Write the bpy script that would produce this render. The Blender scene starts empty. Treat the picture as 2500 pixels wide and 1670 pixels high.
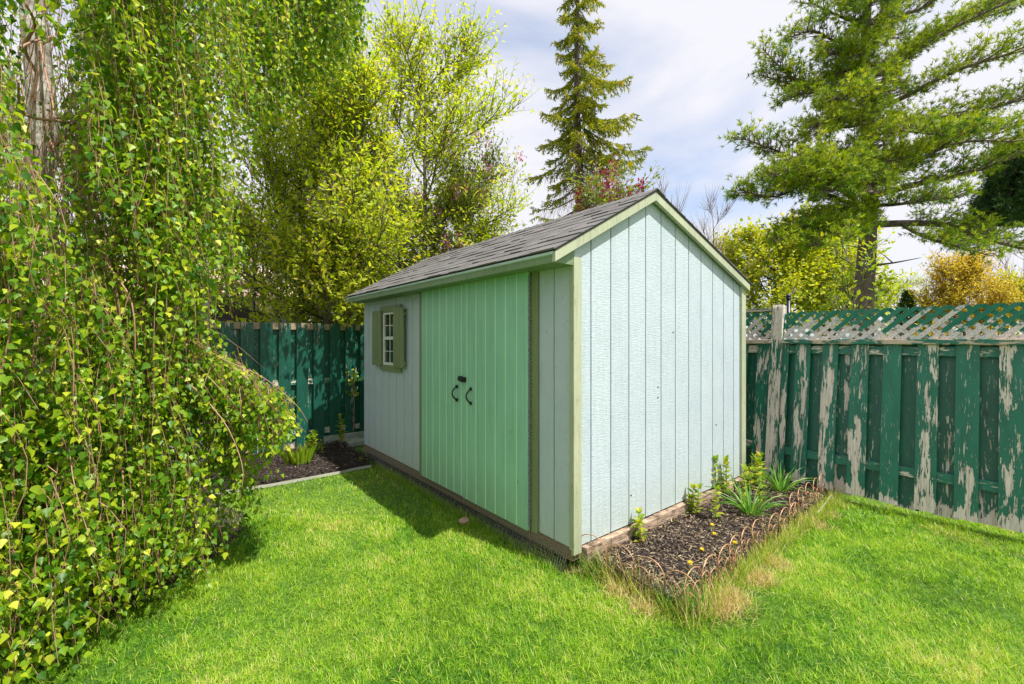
import bpy, math, random
import numpy as np
from mathutils import Vector, Matrix, noise

# ------------------------------------------------------------------ scene, camera, light
C = bpy.context.scene
col = C.collection
F, YAW, HY = 1063.12, math.radians(39.0), 831.07      # focal length and horizon in pixels of the 2500 px photograph
CAM = np.array([-2.012, -1.881, 1.455])
cd = bpy.data.cameras.new("camera"); cam = bpy.data.objects.new("camera", cd); col.objects.link(cam)
cam.location = CAM; cam.rotation_euler = (math.pi/2, 0, -YAW)
cd.sensor_width = 36; cd.lens = F/2500*36; cd.shift_y = -(835-HY)/2500
cd.clip_start = 0.05; cd.clip_end = 500
C.camera = cam

SUN = Vector((.26, -1.05, 1.95)).normalized()
w = bpy.data.worlds.new("World"); C.world = w; w.use_nodes = True
nt = w.node_tree; nt.nodes.clear()
def N(nt, t, **k):
    n = nt.nodes.new(t)
    for a, v in k.items():
        if a.startswith('_'): setattr(n, a[1:], v)
        else: n.inputs[a.replace('9', ' ')].default_value = v
    return n
out = N(nt, 'ShaderNodeOutputWorld'); bg = N(nt, 'ShaderNodeBackground', Strength=.1)
sky = N(nt, 'ShaderNodeTexSky'); sky.sky_type = 'NISHITA'; sky.sun_disc = False
sky.sun_elevation = math.asin(SUN.z); sky.sun_rotation = math.atan2(SUN.x, SUN.y)
tc = N(nt, 'ShaderNodeTexCoord')
mp = N(nt, 'ShaderNodeMapping'); mp.inputs['Scale'].default_value = (1.0, 1.0, 3.2)
mp.inputs['Rotation'].default_value = (.25, .35, .4)
nz = N(nt, 'ShaderNodeTexNoise', Scale=1.4, Detail=7, Roughness=.52, Distortion=.4)
rp = N(nt, 'ShaderNodeValToRGB'); rp.color_ramp.elements[0].position = .31; rp.color_ramp.elements[1].position = .50
rp.color_ramp.elements[0].color = (.42,)*3+(1,); rp.color_ramp.elements[1].color = (.97,)*3+(1,)
mx = N(nt, 'ShaderNodeMix'); mx.data_type = 'RGBA'; mx.inputs['B'].default_value = (6.75, 6.7, 7.1, 1)
gm = N(nt, 'ShaderNodeMix'); gm.data_type = 'RGBA'; gm.blend_type = 'MULTIPLY'; gm.inputs['Factor'].default_value = 1
gm.inputs['B'].default_value = (1.05, 1.35, 1.6, 1)
L = nt.links.new
L(tc.outputs['Generated'], mp.inputs['Vector']); L(mp.outputs[0], nz.inputs['Vector']); L(nz.outputs[0], rp.inputs[0])
L(sky.outputs[0], gm.inputs['A']); L(gm.outputs['Result'], mx.inputs['A']); L(rp.outputs[0], mx.inputs['Factor'])
L(mx.outputs['Result'], bg.inputs[0]); L(bg.outputs[0], out.inputs[0])

sl = bpy.data.lights.new("sun", 'SUN'); so = bpy.data.objects.new("sun", sl); col.objects.link(so)
sl.energy = 5.0; sl.angle = math.radians(.5); sl.color = (1, .955, .87)
so.rotation_euler = SUN.to_track_quat('Z', 'Y').to_euler(); so.location = (4, -8, 14)
C.view_settings.view_transform = 'Standard'; C.view_settings.look = 'None'
C.view_settings.exposure = .50; C.view_settings.gamma = 1
C.cycles.max_bounces = 8; C.cycles.transparent_max_bounces = 8

# ------------------------------------------------------------------ helpers
S_, C_ = math.sin(YAW), math.cos(YAW)
def ray(px, py):
    u, v = (px-1250)/F, (HY-py)/F
    return np.array([C_*u+S_, -S_*u+C_, v])
def at(px, py, d): return CAM+ray(px, py)*d
def gz(px, py, z=0.0):
    r = ray(px, py); return CAM+r*((z-CAM[2])/r[2])
def camdist(P):
    d = P-CAM; return d[..., 0]*S_+d[..., 1]*C_
def tag(o, label=None, cat=None, group=None, kind=None):
    if label: o['label'] = label
    if cat: o['category'] = cat
    if group: o['group'] = group
    if kind: o['kind'] = kind
    return o
def thing(name, loc, label, cat, group=None, rz=0):
    o = bpy.data.objects.new(name, None); col.objects.link(o)
    o.empty_display_size = .1
    o.location = [float(v) for v in loc]; o.rotation_euler = (0, 0, rz)
    return tag(o, label, cat, group)
def copy_tree(o, parent=None):
    c = o.copy(); col.objects.link(c); c.parent = parent
    for ch in list(o.children): copy_tree(ch, c)
    return c

class MB:
    def __init__(s, org=(0, 0, 0)): s.v = []; s.f = []; s.a = []; s.o = np.array(org, float)
    def add(s, vs, fs, a=None):
        b = len(s.v)
        if a is None: a = random.random()
        for p in vs: s.v.append((p[0]-s.o[0], p[1]-s.o[1], p[2]-s.o[2])); s.a.append(a)
        for f in fs: s.f.append([i+b for i in f])
        return s
    def box(s, x0, x1, y0, y1, z0, z1, a=None):
        x0, x1 = sorted((x0, x1)); y0, y1 = sorted((y0, y1)); z0, z1 = sorted((z0, z1))
        v = [(x, y, z) for z in (z0, z1) for x, y in ((x0, y0), (x1, y0), (x1, y1), (x0, y1))]
        return s.add(v, [(3, 2, 1, 0), (4, 5, 6, 7), (0, 1, 5, 4), (1, 2, 6, 5), (2, 3, 7, 6), (3, 0, 4, 7)], a)
    def prism(s, poly, axis, a0, a1, a=None):
        """poly in the two other axes (in axis order), extruded along axis from a0 to a1"""
        n = len(poly); v = []
        for t in (a0, a1):
            for p in poly:
                q = list(p); q.insert(axis, t); v.append(q)
        fs = [tuple(range(n)), tuple(range(2*n-1, n-1, -1))]
        for i in range(n): j = (i+1) % n; fs.append((i, i+n, j+n, j))
        return s.add(v, fs, a)
    def bar(s, p0, p1, w, h, up=(0, 0, 1), a=None):
        p0 = Vector(p0); p1 = Vector(p1); d = (p1-p0).normalized(); u = Vector(up)
        r = d.cross(u).normalized(); u = r.cross(d)
        v = []
        for p in (p0, p1):
            for i, j in ((-1, -1), (1, -1), (1, 1), (-1, 1)): v.append(p+r*(i*w/2)+u*(j*h/2))
        return s.add(v, [(3, 2, 1, 0), (4, 5, 6, 7), (0, 1, 5, 4), (1, 2, 6, 5), (2, 3, 7, 6), (3, 0, 4, 7)], a)
    def tube(s, pts, rad, k=5, a=None):
        pts = np.asarray(pts, float); n = len(pts)
        if n < 2: return s
        if np.isscalar(rad): rad = [rad]*n
        t = np.gradient(pts, axis=0); t /= np.linalg.norm(t, axis=1)[:, None]+1e-9
        ref = np.array([0, 0, 1.]) if abs(t[0][2]) < .8 else np.array([1., 0, 0])
        vs = []
        u = np.cross(t[0], ref); u /= np.linalg.norm(u)+1e-9
        for i in range(n):
            u = u-t[i]*u.dot(t[i]); u /= np.linalg.norm(u)+1e-9
            w_ = np.cross(t[i], u)
            for j in range(k):
                an = 2*math.pi*j/k
                vs.append(pts[i]+(u*math.cos(an)+w_*math.sin(an))*rad[i])
        fs = [(i*k+j, i*k+(j+1) % k, (i+1)*k+(j+1) % k, (i+1)*k+j) for i in range(n-1) for j in range(k)]
        fs.append(tuple(range(k-1, -1, -1))); fs.append(tuple(range((n-1)*k, n*k)))
        return s.add(vs, fs, a)
    def build(s, name, mat, parent=None, smooth=False, bevel=0):
        me = bpy.data.meshes.new(name); me.from_pydata(s.v, [], s.f)
        at_ = me.attributes.new('var', 'FLOAT', 'POINT'); at_.data.foreach_set('value', np.array(s.a, dtype=np.float32))
        if smooth: me.polygons.foreach_set('use_smooth', [True]*len(me.polygons))
        me.materials.append(mat); me.update()
        o = bpy.data.objects.new(name, me); col.objects.link(o); o.parent = parent
        if parent is None: o.location = [float(x) for x in s.o]
        if bevel:
            m = o.modifiers.new('bevel', 'BEVEL'); m.width = bevel; m.segments = 2; m.limit_method = 'ANGLE'
        return o

OVATE = ([(0, 0, 0), (.2, -.5, .07), (.62, -.33, .06), (1, 0, -.08), (.62, .33, .06), (.2, .5, .07)], [(0, 1, 2, 3), (0, 3, 4, 5)])
BIRCH = ([(0, 0, 0), (.1, -.34, .05), (.32, -.5, .09), (.7, -.22, .06), (1.05, 0, -.1), (.7, .22, .06), (.32, .5, .09), (.1, .34, .05), (.45, 0, -.02)],
         [(0, 1, 2, 8), (8, 2, 3, 4), (8, 4, 5, 6), (0, 8, 6, 7)])
LANCE = ([(0, 0, 0), (.35, -.5, .06), (1, 0, -.12), (.35, .5, .06)], [(0, 1, 2), (0, 2, 3)])
NEEDLE = ([(0, -.5, 0), (0, .5, 0), (1, .12, 0), (1, -.12, 0)], [(0, 3, 2, 1)])
BLADE = ([(0, -.5, 0), (0, .5, 0), (.5, .42, .08), (.5, -.42, .08), (1, 0, .3)], [(0, 3, 2, 1), (3, 4, 2)])
CHIP = ([(-.5, -.5, 0), (.5, -.4, .03), (.5, .5, -.03), (-.5, .42, 0)], [(0, 1, 2, 3)])
def norm(a): return a/(np.linalg.norm(a, axis=1)[:, None]+1e-9)
def scatter(name, P, A, Nm, Ls, Ws, tpl, mat, parent=None, org=(0, 0, 0), var=None, smooth=False):
    P = np.asarray(P, float); n = len(P); A = norm(np.asarray(A, float)); Nm = np.asarray(Nm, float)
    B = norm(np.cross(A, Nm)); Nm = np.cross(B, A)
    Ls = np.broadcast_to(Ls, n)[:, None]; Ws = np.broadcast_to(Ws, n)[:, None]
    tv, tf = tpl; k = len(tv)
    V = np.empty((n, k, 3))
    for i, (u, v, q) in enumerate(tv): V[:, i] = P+A*(u*Ls)+B*(v*Ws)+Nm*(q*Ls)-np.asarray(org)
    tl = np.array([i for f in tf for i in f]); cnt = np.array([len(f) for f in tf])
    loops = (np.arange(n)[:, None]*k+tl[None, :]).ravel()
    tot = np.tile(cnt, n); start = np.concatenate(([0], np.cumsum(tot)[:-1]))
    me = bpy.data.meshes.new(name)
    me.vertices.add(n*k); me.vertices.foreach_set('co', V.astype(np.float32).ravel())
    me.loops.add(len(loops)); me.loops.foreach_set('vertex_index', loops.astype(np.int32))
    me.polygons.add(len(tot)); me.polygons.foreach_set('loop_start', start.astype(np.int32))
    me.polygons.foreach_set('loop_total', tot.astype(np.int32))
    if var is None: var = rng.random(n)
    a = me.attributes.new('var', 'FLOAT', 'POINT'); a.data.foreach_set('value', np.repeat(var, k).astype(np.float32))
    if smooth: me.polygons.foreach_set('use_smooth', np.ones(len(tot), dtype=bool))
    me.materials.append(mat); me.update(calc_edges=True)
    o = bpy.data.objects.new(name, me); col.objects.link(o); o.parent = parent
    if parent is None: o.location = [float(x) for x in org]
    return o
rng = np.random.default_rng(7); random.seed(7)
def rv(n, s=1.0): return rng.normal(size=(n, 3))*s

# ------------------------------------------------------------------ materials
def newmat(name):
    m = bpy.data.materials.new(name); m.use_nodes = True
    nt = m.node_tree; nt.nodes.clear()
    o = N(nt, 'ShaderNodeOutputMaterial'); b = N(nt, 'ShaderNodeBsdfPrincipled')
    nt.links.new(b.outputs[0], o.inputs[0])
    return m, nt, b, o
def ramp(nt, fac, stops):
    r = N(nt, 'ShaderNodeValToRGB'); e = r.color_ramp.elements
    while len(e) < len(stops): e.new(.5)
    for i, (p, c) in enumerate(stops): e[i].position = p; e[i].color = tuple(c)+(1,)
    nt.links.new(fac, r.inputs[0]); return r.outputs[0]
def mix(nt, a, b, f, mode='MIX'):
    m = N(nt, 'ShaderNodeMix'); m.data_type = 'RGBA'; m.blend_type = mode
    for s, v in (('A', a), ('B', b), ('Factor', f)):
        if isinstance(v, bpy.types.NodeSocket): nt.links.new(v, m.inputs[s])
        else: m.inputs[s].default_value = v if not isinstance(v, tuple) or len(v) == 4 else v+(1,)
    return m.outputs['Result']
def math_(nt, op, a, b=0.0, c=0.0, clamp=False):
    m = N(nt, 'ShaderNodeMath', _operation=op); m.use_clamp = clamp
    for i, v in enumerate((a, b, c)):
        if isinstance(v, bpy.types.NodeSocket): nt.links.new(v, m.inputs[i])
        else: m.inputs[i].default_value = v
    return m.outputs[0]
def coords(nt, kind='Object', scale=(1, 1, 1), rand=False, rot=(0, 0, 0)):
    t = N(nt, 'ShaderNodeTexCoord'); m = N(nt, 'ShaderNodeMapping'); m.inputs['Scale'].default_value = scale
    m.inputs['Rotation'].default_value = rot
    nt.links.new(t.outputs[kind], m.inputs[0])
    if rand:
        oi = N(nt, 'ShaderNodeObjectInfo'); k = math_(nt, 'MULTIPLY', oi.outputs['Random'], 57.0)
        cb = N(nt, 'ShaderNodeCombineXYZ')
        for i in range(3): nt.links.new(k, cb.inputs[i])
        nt.links.new(cb.outputs[0], m.inputs['Location'])
    return m.outputs[0]
def tex(nt, vec, scale, detail=4, rough=.55, dist=0):
    n = N(nt, 'ShaderNodeTexNoise', Scale=scale, Detail=detail, Roughness=rough, Distortion=dist)
    nt.links.new(vec, n.inputs['Vector']); return n.outputs[0]
def bump(nt, b, h, strength=.3, dist=.01):
    n = N(nt, 'ShaderNodeBump', Strength=strength, Distance=dist); nt.links.new(h, n.inputs['Height'])
    nt.links.new(n.outputs[0], b.inputs['Normal'])
def simple(name, c, rough=.6, c2=None, sc=20, stretch=(1, 1, 1), bs=.2, metal=0, spec=.4):
    m, nt, b, o = newmat(name)
    v = coords(nt, 'Object', stretch); t = tex(nt, v, sc, 5, .6)
    c2 = c2 or tuple(x*.7 for x in c)
    b.inputs['Roughness'].default_value = rough; b.inputs['Metallic'].default_value = metal
    b.inputs['Specular IOR Level'].default_value = spec
    nt.links.new(ramp(nt, t, [(.3, c2), (.65, c)]), b.inputs['Base Color'])
    if bs: bump(nt, b, t, bs, .004)
    return m
def leafmat(name, stops, trans=.4, rough=.4, spec=.35, tcol=None, patch=None):
    m, nt, b, o = newmat(name)
    a = N(nt, 'ShaderNodeAttribute', _attribute_name='var')
    c = ramp(nt, a.outputs['Fac'], stops)
    if patch:
        g = N(nt, 'ShaderNodeNewGeometry'); t = tex(nt, g.outputs['Position'], patch[0], 3, .6)
        c = mix(nt, c, patch[1], math_(nt, 'MULTIPLY', ramp(nt, t, [(.42, (0, 0, 0)), (.68, (1, 1, 1))]), patch[2]))
    nt.links.new(c, b.inputs['Base Color']); b.inputs['Roughness'].default_value = rough
    b.inputs['Specular IOR Level'].default_value = spec
    tr = N(nt, 'ShaderNodeBsdfTranslucent'); ms = N(nt, 'ShaderNodeMixShader', Fac=trans)
    tc_ = mix(nt, c, tcol or (1.0, 1.0, .55), 1.0, 'MULTIPLY')
    tc2 = mix(nt, tc_, (1.5, 1.5, 1.2), 1.0, 'MULTIPLY')
    nt.links.new(tc2, tr.inputs[0]); nt.links.new(b.outputs[0], ms.inputs[1]); nt.links.new(tr.outputs[0], ms.inputs[2])
    nt.links.new(ms.outputs[0], o.inputs[0])
    return m

def siding_mat():
    m, nt, b, o = newmat('pale_blue_siding_paint')
    a = N(nt, 'ShaderNodeAttribute', _attribute_name='var')
    v1 = coords(nt, 'Object', (9, 9, 1.1)); wv = tex(nt, v1, 3.2, 3, .5, .6)          # long grain cathedral pattern
    rings = math_(nt, 'SINE', math_(nt, 'MULTIPLY', wv, 70.0))
    v2 = coords(nt, 'Object', (7, 7, 75)); saw = tex(nt, v2, 2.0, 3, .6, .3)           # saw marks across the board
    v3 = coords(nt, 'Object', (1, 1, 1)); patch = tex(nt, v3, 5.0, 3)
    h = math_(nt, 'ADD', math_(nt, 'MULTIPLY', rings, .13), math_(nt, 'MULTIPLY', saw, 1.0))
    pits = tex(nt, coords(nt, 'Object', (1, 1, .35)), 120, 2, .5)
    h = math_(nt, 'SUBTRACT', h, math_(nt, 'MULTIPLY', math_(nt, 'LESS_THAN', pits, .30), .8))
    c = ramp(nt, patch, [(.3, (.45, .525, .585)), (.7, (.505, .575, .63))])
    c = mix(nt, c, (.55, .615, .67), math_(nt, 'MULTIPLY', a.outputs['Fac'], .5))
    c = mix(nt, c, (.17, .24, .27), math_(nt, 'LESS_THAN', pits, .285))
    low = N(nt, 'ShaderNodeSeparateXYZ'); nt.links.new(coords(nt, 'Object'), low.inputs[0])
    dirt = math_(nt, 'MULTIPLY', math_(nt, 'SUBTRACT', .50, low.outputs[2], clamp=True), 2.0)
    c = mix(nt, c, (.42, .5, .36), math_(nt, 'MULTIPLY', dirt, tex(nt, v3, 14, 4)))
    nt.links.new(c, b.inputs['Base Color']); b.inputs['Roughness'].default_value = .55
    bump(nt, b, h, .7, .005)
    return m
def paint_mat(name, c, c2, knots=True, wood=(.34, .27, .17), wear=.60):
    m, nt, b, o = newmat(name)
    v = coords(nt, 'Object', (14, 14, 1)); g = tex(nt, v, 4, 5, .6)
    p = tex(nt, coords(nt, 'Object'), 3, 3)
    cc = ramp(nt, p, [(.3, c2), (.7, c)])
    wr = tex(nt, coords(nt, 'Object', (6, 6, 1.2)), 9, 6, .7)
    cc = mix(nt, cc, wood, ramp(nt, wr, [(wear, (0, 0, 0)), (wear+.04, (.8, .8, .8))]))
    if knots:
        vo = N(nt, 'ShaderNodeTexVoronoi', Scale=3.1); nt.links.new(coords(nt, 'Object', (1, 1, .6)), vo.inputs['Vector'])
        k = math_(nt, 'LESS_THAN', vo.outputs['Distance'], .035)
        cc = mix(nt, cc, tuple(x*.62 for x in c), k)
    sz = N(nt, 'ShaderNodeSeparateXYZ'); nt.links.new(coords(nt, 'Object'), sz.inputs[0])
    dz = math_(nt, 'MULTIPLY', math_(nt, 'SUBTRACT', .55, sz.outputs[2], clamp=True), 1.7)
    cc = mix(nt, cc, (.20, .24, .13), math_(nt, 'MULTIPLY', dz, tex(nt, coords(nt, 'Object', (1, 1, .5)), 11, 5, .7)))
    st_ = tex(nt, coords(nt, 'Object', (22, 22, .9)), 2.2, 5, .65)
    cc = mix(nt, cc, tuple(x*.72 for x in c2), ramp(nt, st_, [(.5, (0, 0, 0)), (.72, (.65, .65, .65))]))
    nt.links.new(cc, b.inputs['Base Color']); nt.links.new(math_(nt, 'MULTIPLY_ADD', st_, .35, .35), b.inputs['Roughness'])
    bump(nt, b, math_(nt, 'ADD', g, st_), .35, .003)
    return m
def peeling(name, bias=.0, topbare=0.0, bare=(.82, .74, .68), bare2=(.44, .36, .32), green=(.009, .165, .10), green2=(.006, .115, .07), axis='board', side_y=True):
    """green paint flaking off weathered wood; Generated coordinates of each board place the wear"""
    m, nt, b, o = newmat(name)
    gv = N(nt, 'ShaderNodeTexCoord'); sp = N(nt, 'ShaderNodeSeparateXYZ'); nt.links.new(gv.outputs['Generated'], sp.inputs[0])
    st = (9, 9, 1.3) if axis == 'board' else (2.2, 2.2, 9)
    v = coords(nt, 'Object', st, rand=True)
    big = tex(nt, coords(nt, 'Object', (3.2, 3.2, .8) if axis == 'board' else (1, 1, 1), rand=True), 1.9, 3, .5)
    mid = tex(nt, v, 2.6, 6, .62, .35)
    fine = tex(nt, coords(nt, 'Object', (60, 60, 4.5) if axis == 'board' else (5, 5, 60), rand=True), 2.0, 4, .6)
    oi = N(nt, 'ShaderNodeObjectInfo')
    s = math_(nt, 'ADD', math_(nt, 'MULTIPLY', mid, .62), math_(nt, 'MULTIPLY', big, .5))
    s = math_(nt, 'ADD', s, math_(nt, 'MULTIPLY', fine, .22))
    s = math_(nt, 'ADD', s, math_(nt, 'MULTIPLY', math_(nt, 'SUBTRACT', oi.outputs['Random'], .5), .13))
    if axis == 'board':
        ax = sp.outputs[1] if side_y else sp.outputs[0]
        cen = math_(nt, 'ABSOLUTE', math_(nt, 'SUBTRACT', ax, .5))
        s = math_(nt, 'SUBTRACT', s, math_(nt, 'MULTIPLY', cen, .14))
        z = sp.outputs[2]
        bot = math_(nt, 'MULTIPLY', math_(nt, 'SUBTRACT', .09, z, clamp=True), 2.6)
        s = math_(nt, 'ADD', s, bot)
        if topbare: s = math_(nt, 'ADD', s, math_(nt, 'MULTIPLY', math_(nt, 'SUBTRACT', z, 1-topbare, clamp=True), 1.6))
    th = .70-(bias if side_y else bias+.0)
    k = ramp(nt, s, [(th, (0, 0, 0)), (th+.012, (1, 1, 1))])
    fl = tex(nt, coords(nt, 'Object', (34, 34, 5) if axis == 'board' else (5, 5, 34), rand=True), 2.2, 3, .6)
    near = ramp(nt, s, [(th-.17, (0, 0, 0)), (th-.02, (1, 1, 1))])
    k = math_(nt, 'MAXIMUM', k, math_(nt, 'MULTIPLY', math_(nt, 'GREATER_THAN', fl, .62), math_(nt, 'MULTIPLY', near, .9)))
    k2 = math_(nt, 'LESS_THAN', fl, .37); k = math_(nt, 'MULTIPLY', k, math_(nt, 'SUBTRACT', 1.0, math_(nt, 'MULTIPLY', k2, .9)))
    gr = tex(nt, coords(nt, 'Object', (70, 70, 3) if axis == 'board' else (4, 4, 70), rand=True), 1.6, 5, .65)
    wood = ramp(nt, gr, [(.3, bare2), (.62, bare)])
    wood = mix(nt, wood, (.52, .37, .23), math_(nt, 'MULTIPLY', tex(nt, v, 1.3, 2), .35))
    vo = N(nt, 'ShaderNodeTexVoronoi', Scale=4.2); nt.links.new(coords(nt, 'Object', (1, 1, .55), rand=True), vo.inputs['Vector'])
    kn = ramp(nt, vo.outputs['Distance'], [(.05, (1, 1, 1)), (.11, (0, 0, 0))])
    wood = mix(nt, wood, (.13, .085, .06), kn)
    pc = ramp(nt, tex(nt, coords(nt, 'Object', (4, 4, 1), rand=True), 4, 4), [(.3, green2), (.7, green)])
    pc = mix(nt, pc, tuple(x*.45 for x in green), math_(nt, 'MULTIPLY', kn, .7))
    rim = math_(nt, 'MULTIPLY', ramp(nt, s, [(th-.03, (0, 0, 0)), (th, (1, 1, 1))]), math_(nt, 'SUBTRACT', 1.0, k))
    pc = mix(nt, pc, tuple(x*.5+.01 for x in green), math_(nt, 'MULTIPLY', rim, .7))
    c = mix(nt, pc, wood, k)
    nt.links.new(c, b.inputs['Base Color'])
    nt.links.new(math_(nt, 'MULTIPLY_ADD', k, .4, .42), b.inputs['Roughness'])
    h = math_(nt, 'SUBTRACT', math_(nt, 'MULTIPLY', gr, .35), math_(nt, 'MULTIPLY', k, .8))
    bump(nt, b, h, .6, .0025)
    return m
def barkmat(name, a_, b_, sc=14, stretch=(1, 1, .25)):
    m, nt, b, o = newmat(name)
    t = tex(nt, coords(nt, 'Object', stretch), sc, 6, .7, .4)
    nt.links.new(ramp(nt, t, [(.35, a_), (.62, b_)]), b.inputs['Base Color']); b.inputs['Roughness'].default_value = .85
    bump(nt, b, t, .7, .02); return m

M = {}
M['siding'] = siding_mat()
M['trim'] = paint_mat('sage_trim_paint', (.47, .49, .35), (.37, .40, .27), wear=.585)
M['trim_dark'] = paint_mat('olive_frame_paint', (.22, .27, .12), (.19, .235, .105), knots=False, wear=.95)
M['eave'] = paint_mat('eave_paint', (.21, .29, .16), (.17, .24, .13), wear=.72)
M['drip'] = simple('drip_edge_metal', (.50, .62, .60), .35, (.42, .54, .5), 6, bs=0)
M['door'] = paint_mat('mint_door_paint', (.31, .60, .44), (.27, .54, .39), wear=.70, wood=(.24, .46, .31))
M['groove'] = simple('pale_mint_groove', (.60, .84, .56), .5, (.5, .78, .48), 8, bs=0)
M['black'] = simple('black_iron', (.015, .016, .016), .35, (.01, .01, .01), 30, bs=.1)
M['steel'] = simple('hinge_steel', (.42, .42, .4), .4, (.2, .2, .19), 60, metal=.6, bs=.1)
M['vinyl'] = simple('white_vinyl', (.78, .78, .74), .35, (.7, .7, .66), 8, bs=0)
M['timber'] = simple('old_timber', (.27, .19, .12), .85, (.10, .07, .045), 9, (1, 5, 9), .6)
M['timber_lit'] = simple('split_timber_sunlit', (.50, .37, .26), .9, (.05, .033, .025), 8, (1.8, 1.8, 12), 1.0)  # split base timber on the gable side, sunlight put into its paler colour
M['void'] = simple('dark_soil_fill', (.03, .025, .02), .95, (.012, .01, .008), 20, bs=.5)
M['wire'] = simple('galvanised_wire', (.32, .31, .29), .45, (.18, .17, .16), 40, metal=.5, bs=0)
M['copper'] = simple('rusty_border_wire', (.62, .36, .20), .4, (.30, .14, .07), 25, metal=.25, bs=.2)
def shingle():
    m, nt, b, o = newmat('asphalt_shingle')
    a = N(nt, 'ShaderNodeAttribute', _attribute_name='var')
    c = ramp(nt, a.outputs['Fac'], [(0, (.07, .067, .072)), (.5, (.115, .108, .116)), (1, (.17, .158, .168))])
    g = tex(nt, coords(nt, 'Object'), 260, 3, .7)
    c = mix(nt, c, ramp(nt, g, [(.35, (.04, .038, .04)), (.65, (.34, .32, .325))]), .42)
    s = tex(nt, coords(nt, 'Object'), 2.5, 4); c = mix(nt, c, (.13, .12, .09), math_(nt, 'MULTIPLY', s, .3))
    nt.links.new(c, b.inputs['Base Color']); b.inputs['Roughness'].default_value = .95
    bump(nt, b, g, .6, .003); return m
M['shingle'] = shingle()
M['felt'] = simple('shingle_edge', (.05, .045, .045), .95, (.02, .02, .02), 60)
def glass():
    m, nt, b, o = newmat('window_glass')
    b.inputs['Base Color'].default_value = (.012, .014, .012, 1); b.inputs['Roughness'].default_value = .03
    b.inputs['Specular IOR Level'].default_value = .9
    bump(nt, b, tex(nt, coords(nt, 'Object'), 7, 2), .04, .01); return m
M['glass'] = glass()
M['birch_leaf'] = leafmat('birch_leaf', [(0, (.045, .14, .010)), (.3, (.13, .27, .012)), (.62, (.27, .40, .016)), (.85, (.42, .50, .02)), (1, (.62, .62, .06))], .45, .38, .3)
M['cherry_leaf'] = leafmat('cherry_leaf', [(0, (.20, .31, .010)), (.4, (.36, .46, .018)), (.85, (.52, .56, .03)), (1, (.64, .54, .06))], .55, .45)
M['spruce'] = leafmat('spruce_needle', [(0, (.05, .10, .012)), (.4, (.18, .23, .016)), (.75, (.42, .42, .02)), (1, (.52, .38, .04))], .3, .6, .2)
M['spruce_dead'] = simple('bare_twig', (.30, .20, .17), .9, (.15, .10, .09), 20)
M['pine'] = leafmat('pine_needle', [(0, (.03, .11, .016)), (.4, (.18, .30, .016)), (.7, (.46, .52, .018)), (1, (.64, .62, .03))], .25, .5, .25, patch=(.5, (.30, .35, .02), .6))
M['pine_dark'] = leafmat('dark_pine_needle', [(0, (.02, .06, .03)), (.6, (.06, .13, .04)), (1, (.16, .24, .05))], .15, .6, .2)
M['maple'] = leafmat('maple_leaf', [(0, (.14, .24, .012)), (.5, (.36, .42, .016)), (.8, (.52, .52, .02)), (1, (.66, .56, .03))], .45, .5)
M['green_leaf'] = leafmat('green_leaf', [(0, (.07, .15, .012)), (.5, (.24, .34, .02)), (1, (.46, .50, .03))], .5, .45)
M['lilac_leaf'] = leafmat('lilac_leaf', [(0, (.06, .13, .02)), (.6, (.20, .28, .03)), (1, (.34, .34, .04))], .35, .45)
M['red_bloom'] = leafmat('red_bloom', [(0, (.22, .01, .05)), (1, (.48, .03, .12))], .3, .6, tcol=(1, .7, .8))
M['pink_bloom'] = leafmat('pink_bloom', [(0, (.62, .22, .26)), (.5, (.74, .45, .38)), (1, (.74, .60, .42))], .3, .6, tcol=(1, .85, .85))
M['magenta_bloom'] = leafmat('magenta_bloom', [(0, (.55, .12, .32)), (1, (.75, .38, .60))], .3, .6, tcol=(1, .8, .9))
M['orange_leaf'] = leafmat('orange_leaf', [(0, (.36, .24, .03)), (.5, (.64, .46, .04)), (1, (.70, .60, .06))], .3, .6)
M['grass'] = leafmat('lawn_grass', [(0, (.045, .16, .010)), (.4, (.16, .36, .014)), (.8, (.34, .54, .025)), (.96, (.50, .56, .08)), (1, (.62, .56, .22))], .42, .42, .3, patch=(1.3, (.40, .50, .03), .32))
M['dry'] = leafmat('dry_straw', [(0, (.30, .20, .08)), (.5, (.55, .42, .16)), (1, (.70, .60, .30))], .25, .7)
M['blade'] = leafmat('strap_leaf', [(0, (.05, .17, .02)), (.5, (.11, .30, .03)), (1, (.26, .42, .06))], .3, .35, .5)
M['shoot'] = leafmat('shoot_leaf', [(0, (.12, .27, .012)), (.6, (.30, .40, .02)), (1, (.50, .48, .03))], .4, .4, .4)
M['yellow'] = leafmat('dandelion_petal', [(0, (.80, .58, .01)), (1, (.90, .72, .02))], .2, .6)
M['chip'] = leafmat('bark_chip', [(0, (.013, .009, .008)), (.6, (.038, .026, .023)), (.92, (.11, .08, .07)), (1, (.32, .24, .19))], .02, .75, .3)
M['chip_straw'] = leafmat('mulch_straw', [(0, (.14, .09, .055)), (.6, (.40, .30, .17)), (1, (.62, .52, .34))], .1, .8)
M['birch_bark'] = barkmat('birch_bark', (.17, .145, .12), (.52, .50, .45), 5, (1, 1, 2.5))
M['birch_twig'] = simple('birch_twig', (.50, .30, .20), .6, (.27, .11, .08), 5, bs=.1)
M['bark'] = barkmat('grey_brown_bark', (.07, .055, .045), (.22, .18, .15))
M['pine_bark'] = barkmat('pine_bark', (.05, .035, .03), (.20, .14, .12), 10)
M['dark_branch'] = barkmat('dark_branch', (.03, .022, .02), (.11, .085, .075))
M['fence_front'] = peeling('peeling_front_board', .005)
M['fence_back'] = peeling('painted_back_board', -.05, green=(.010, .13, .08), green2=(.007, .085, .055))
M['fence_post'] = peeling('bare_post', .15)
M['fence_rail'] = peeling('weathered_rail', .02, axis='rail')
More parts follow.
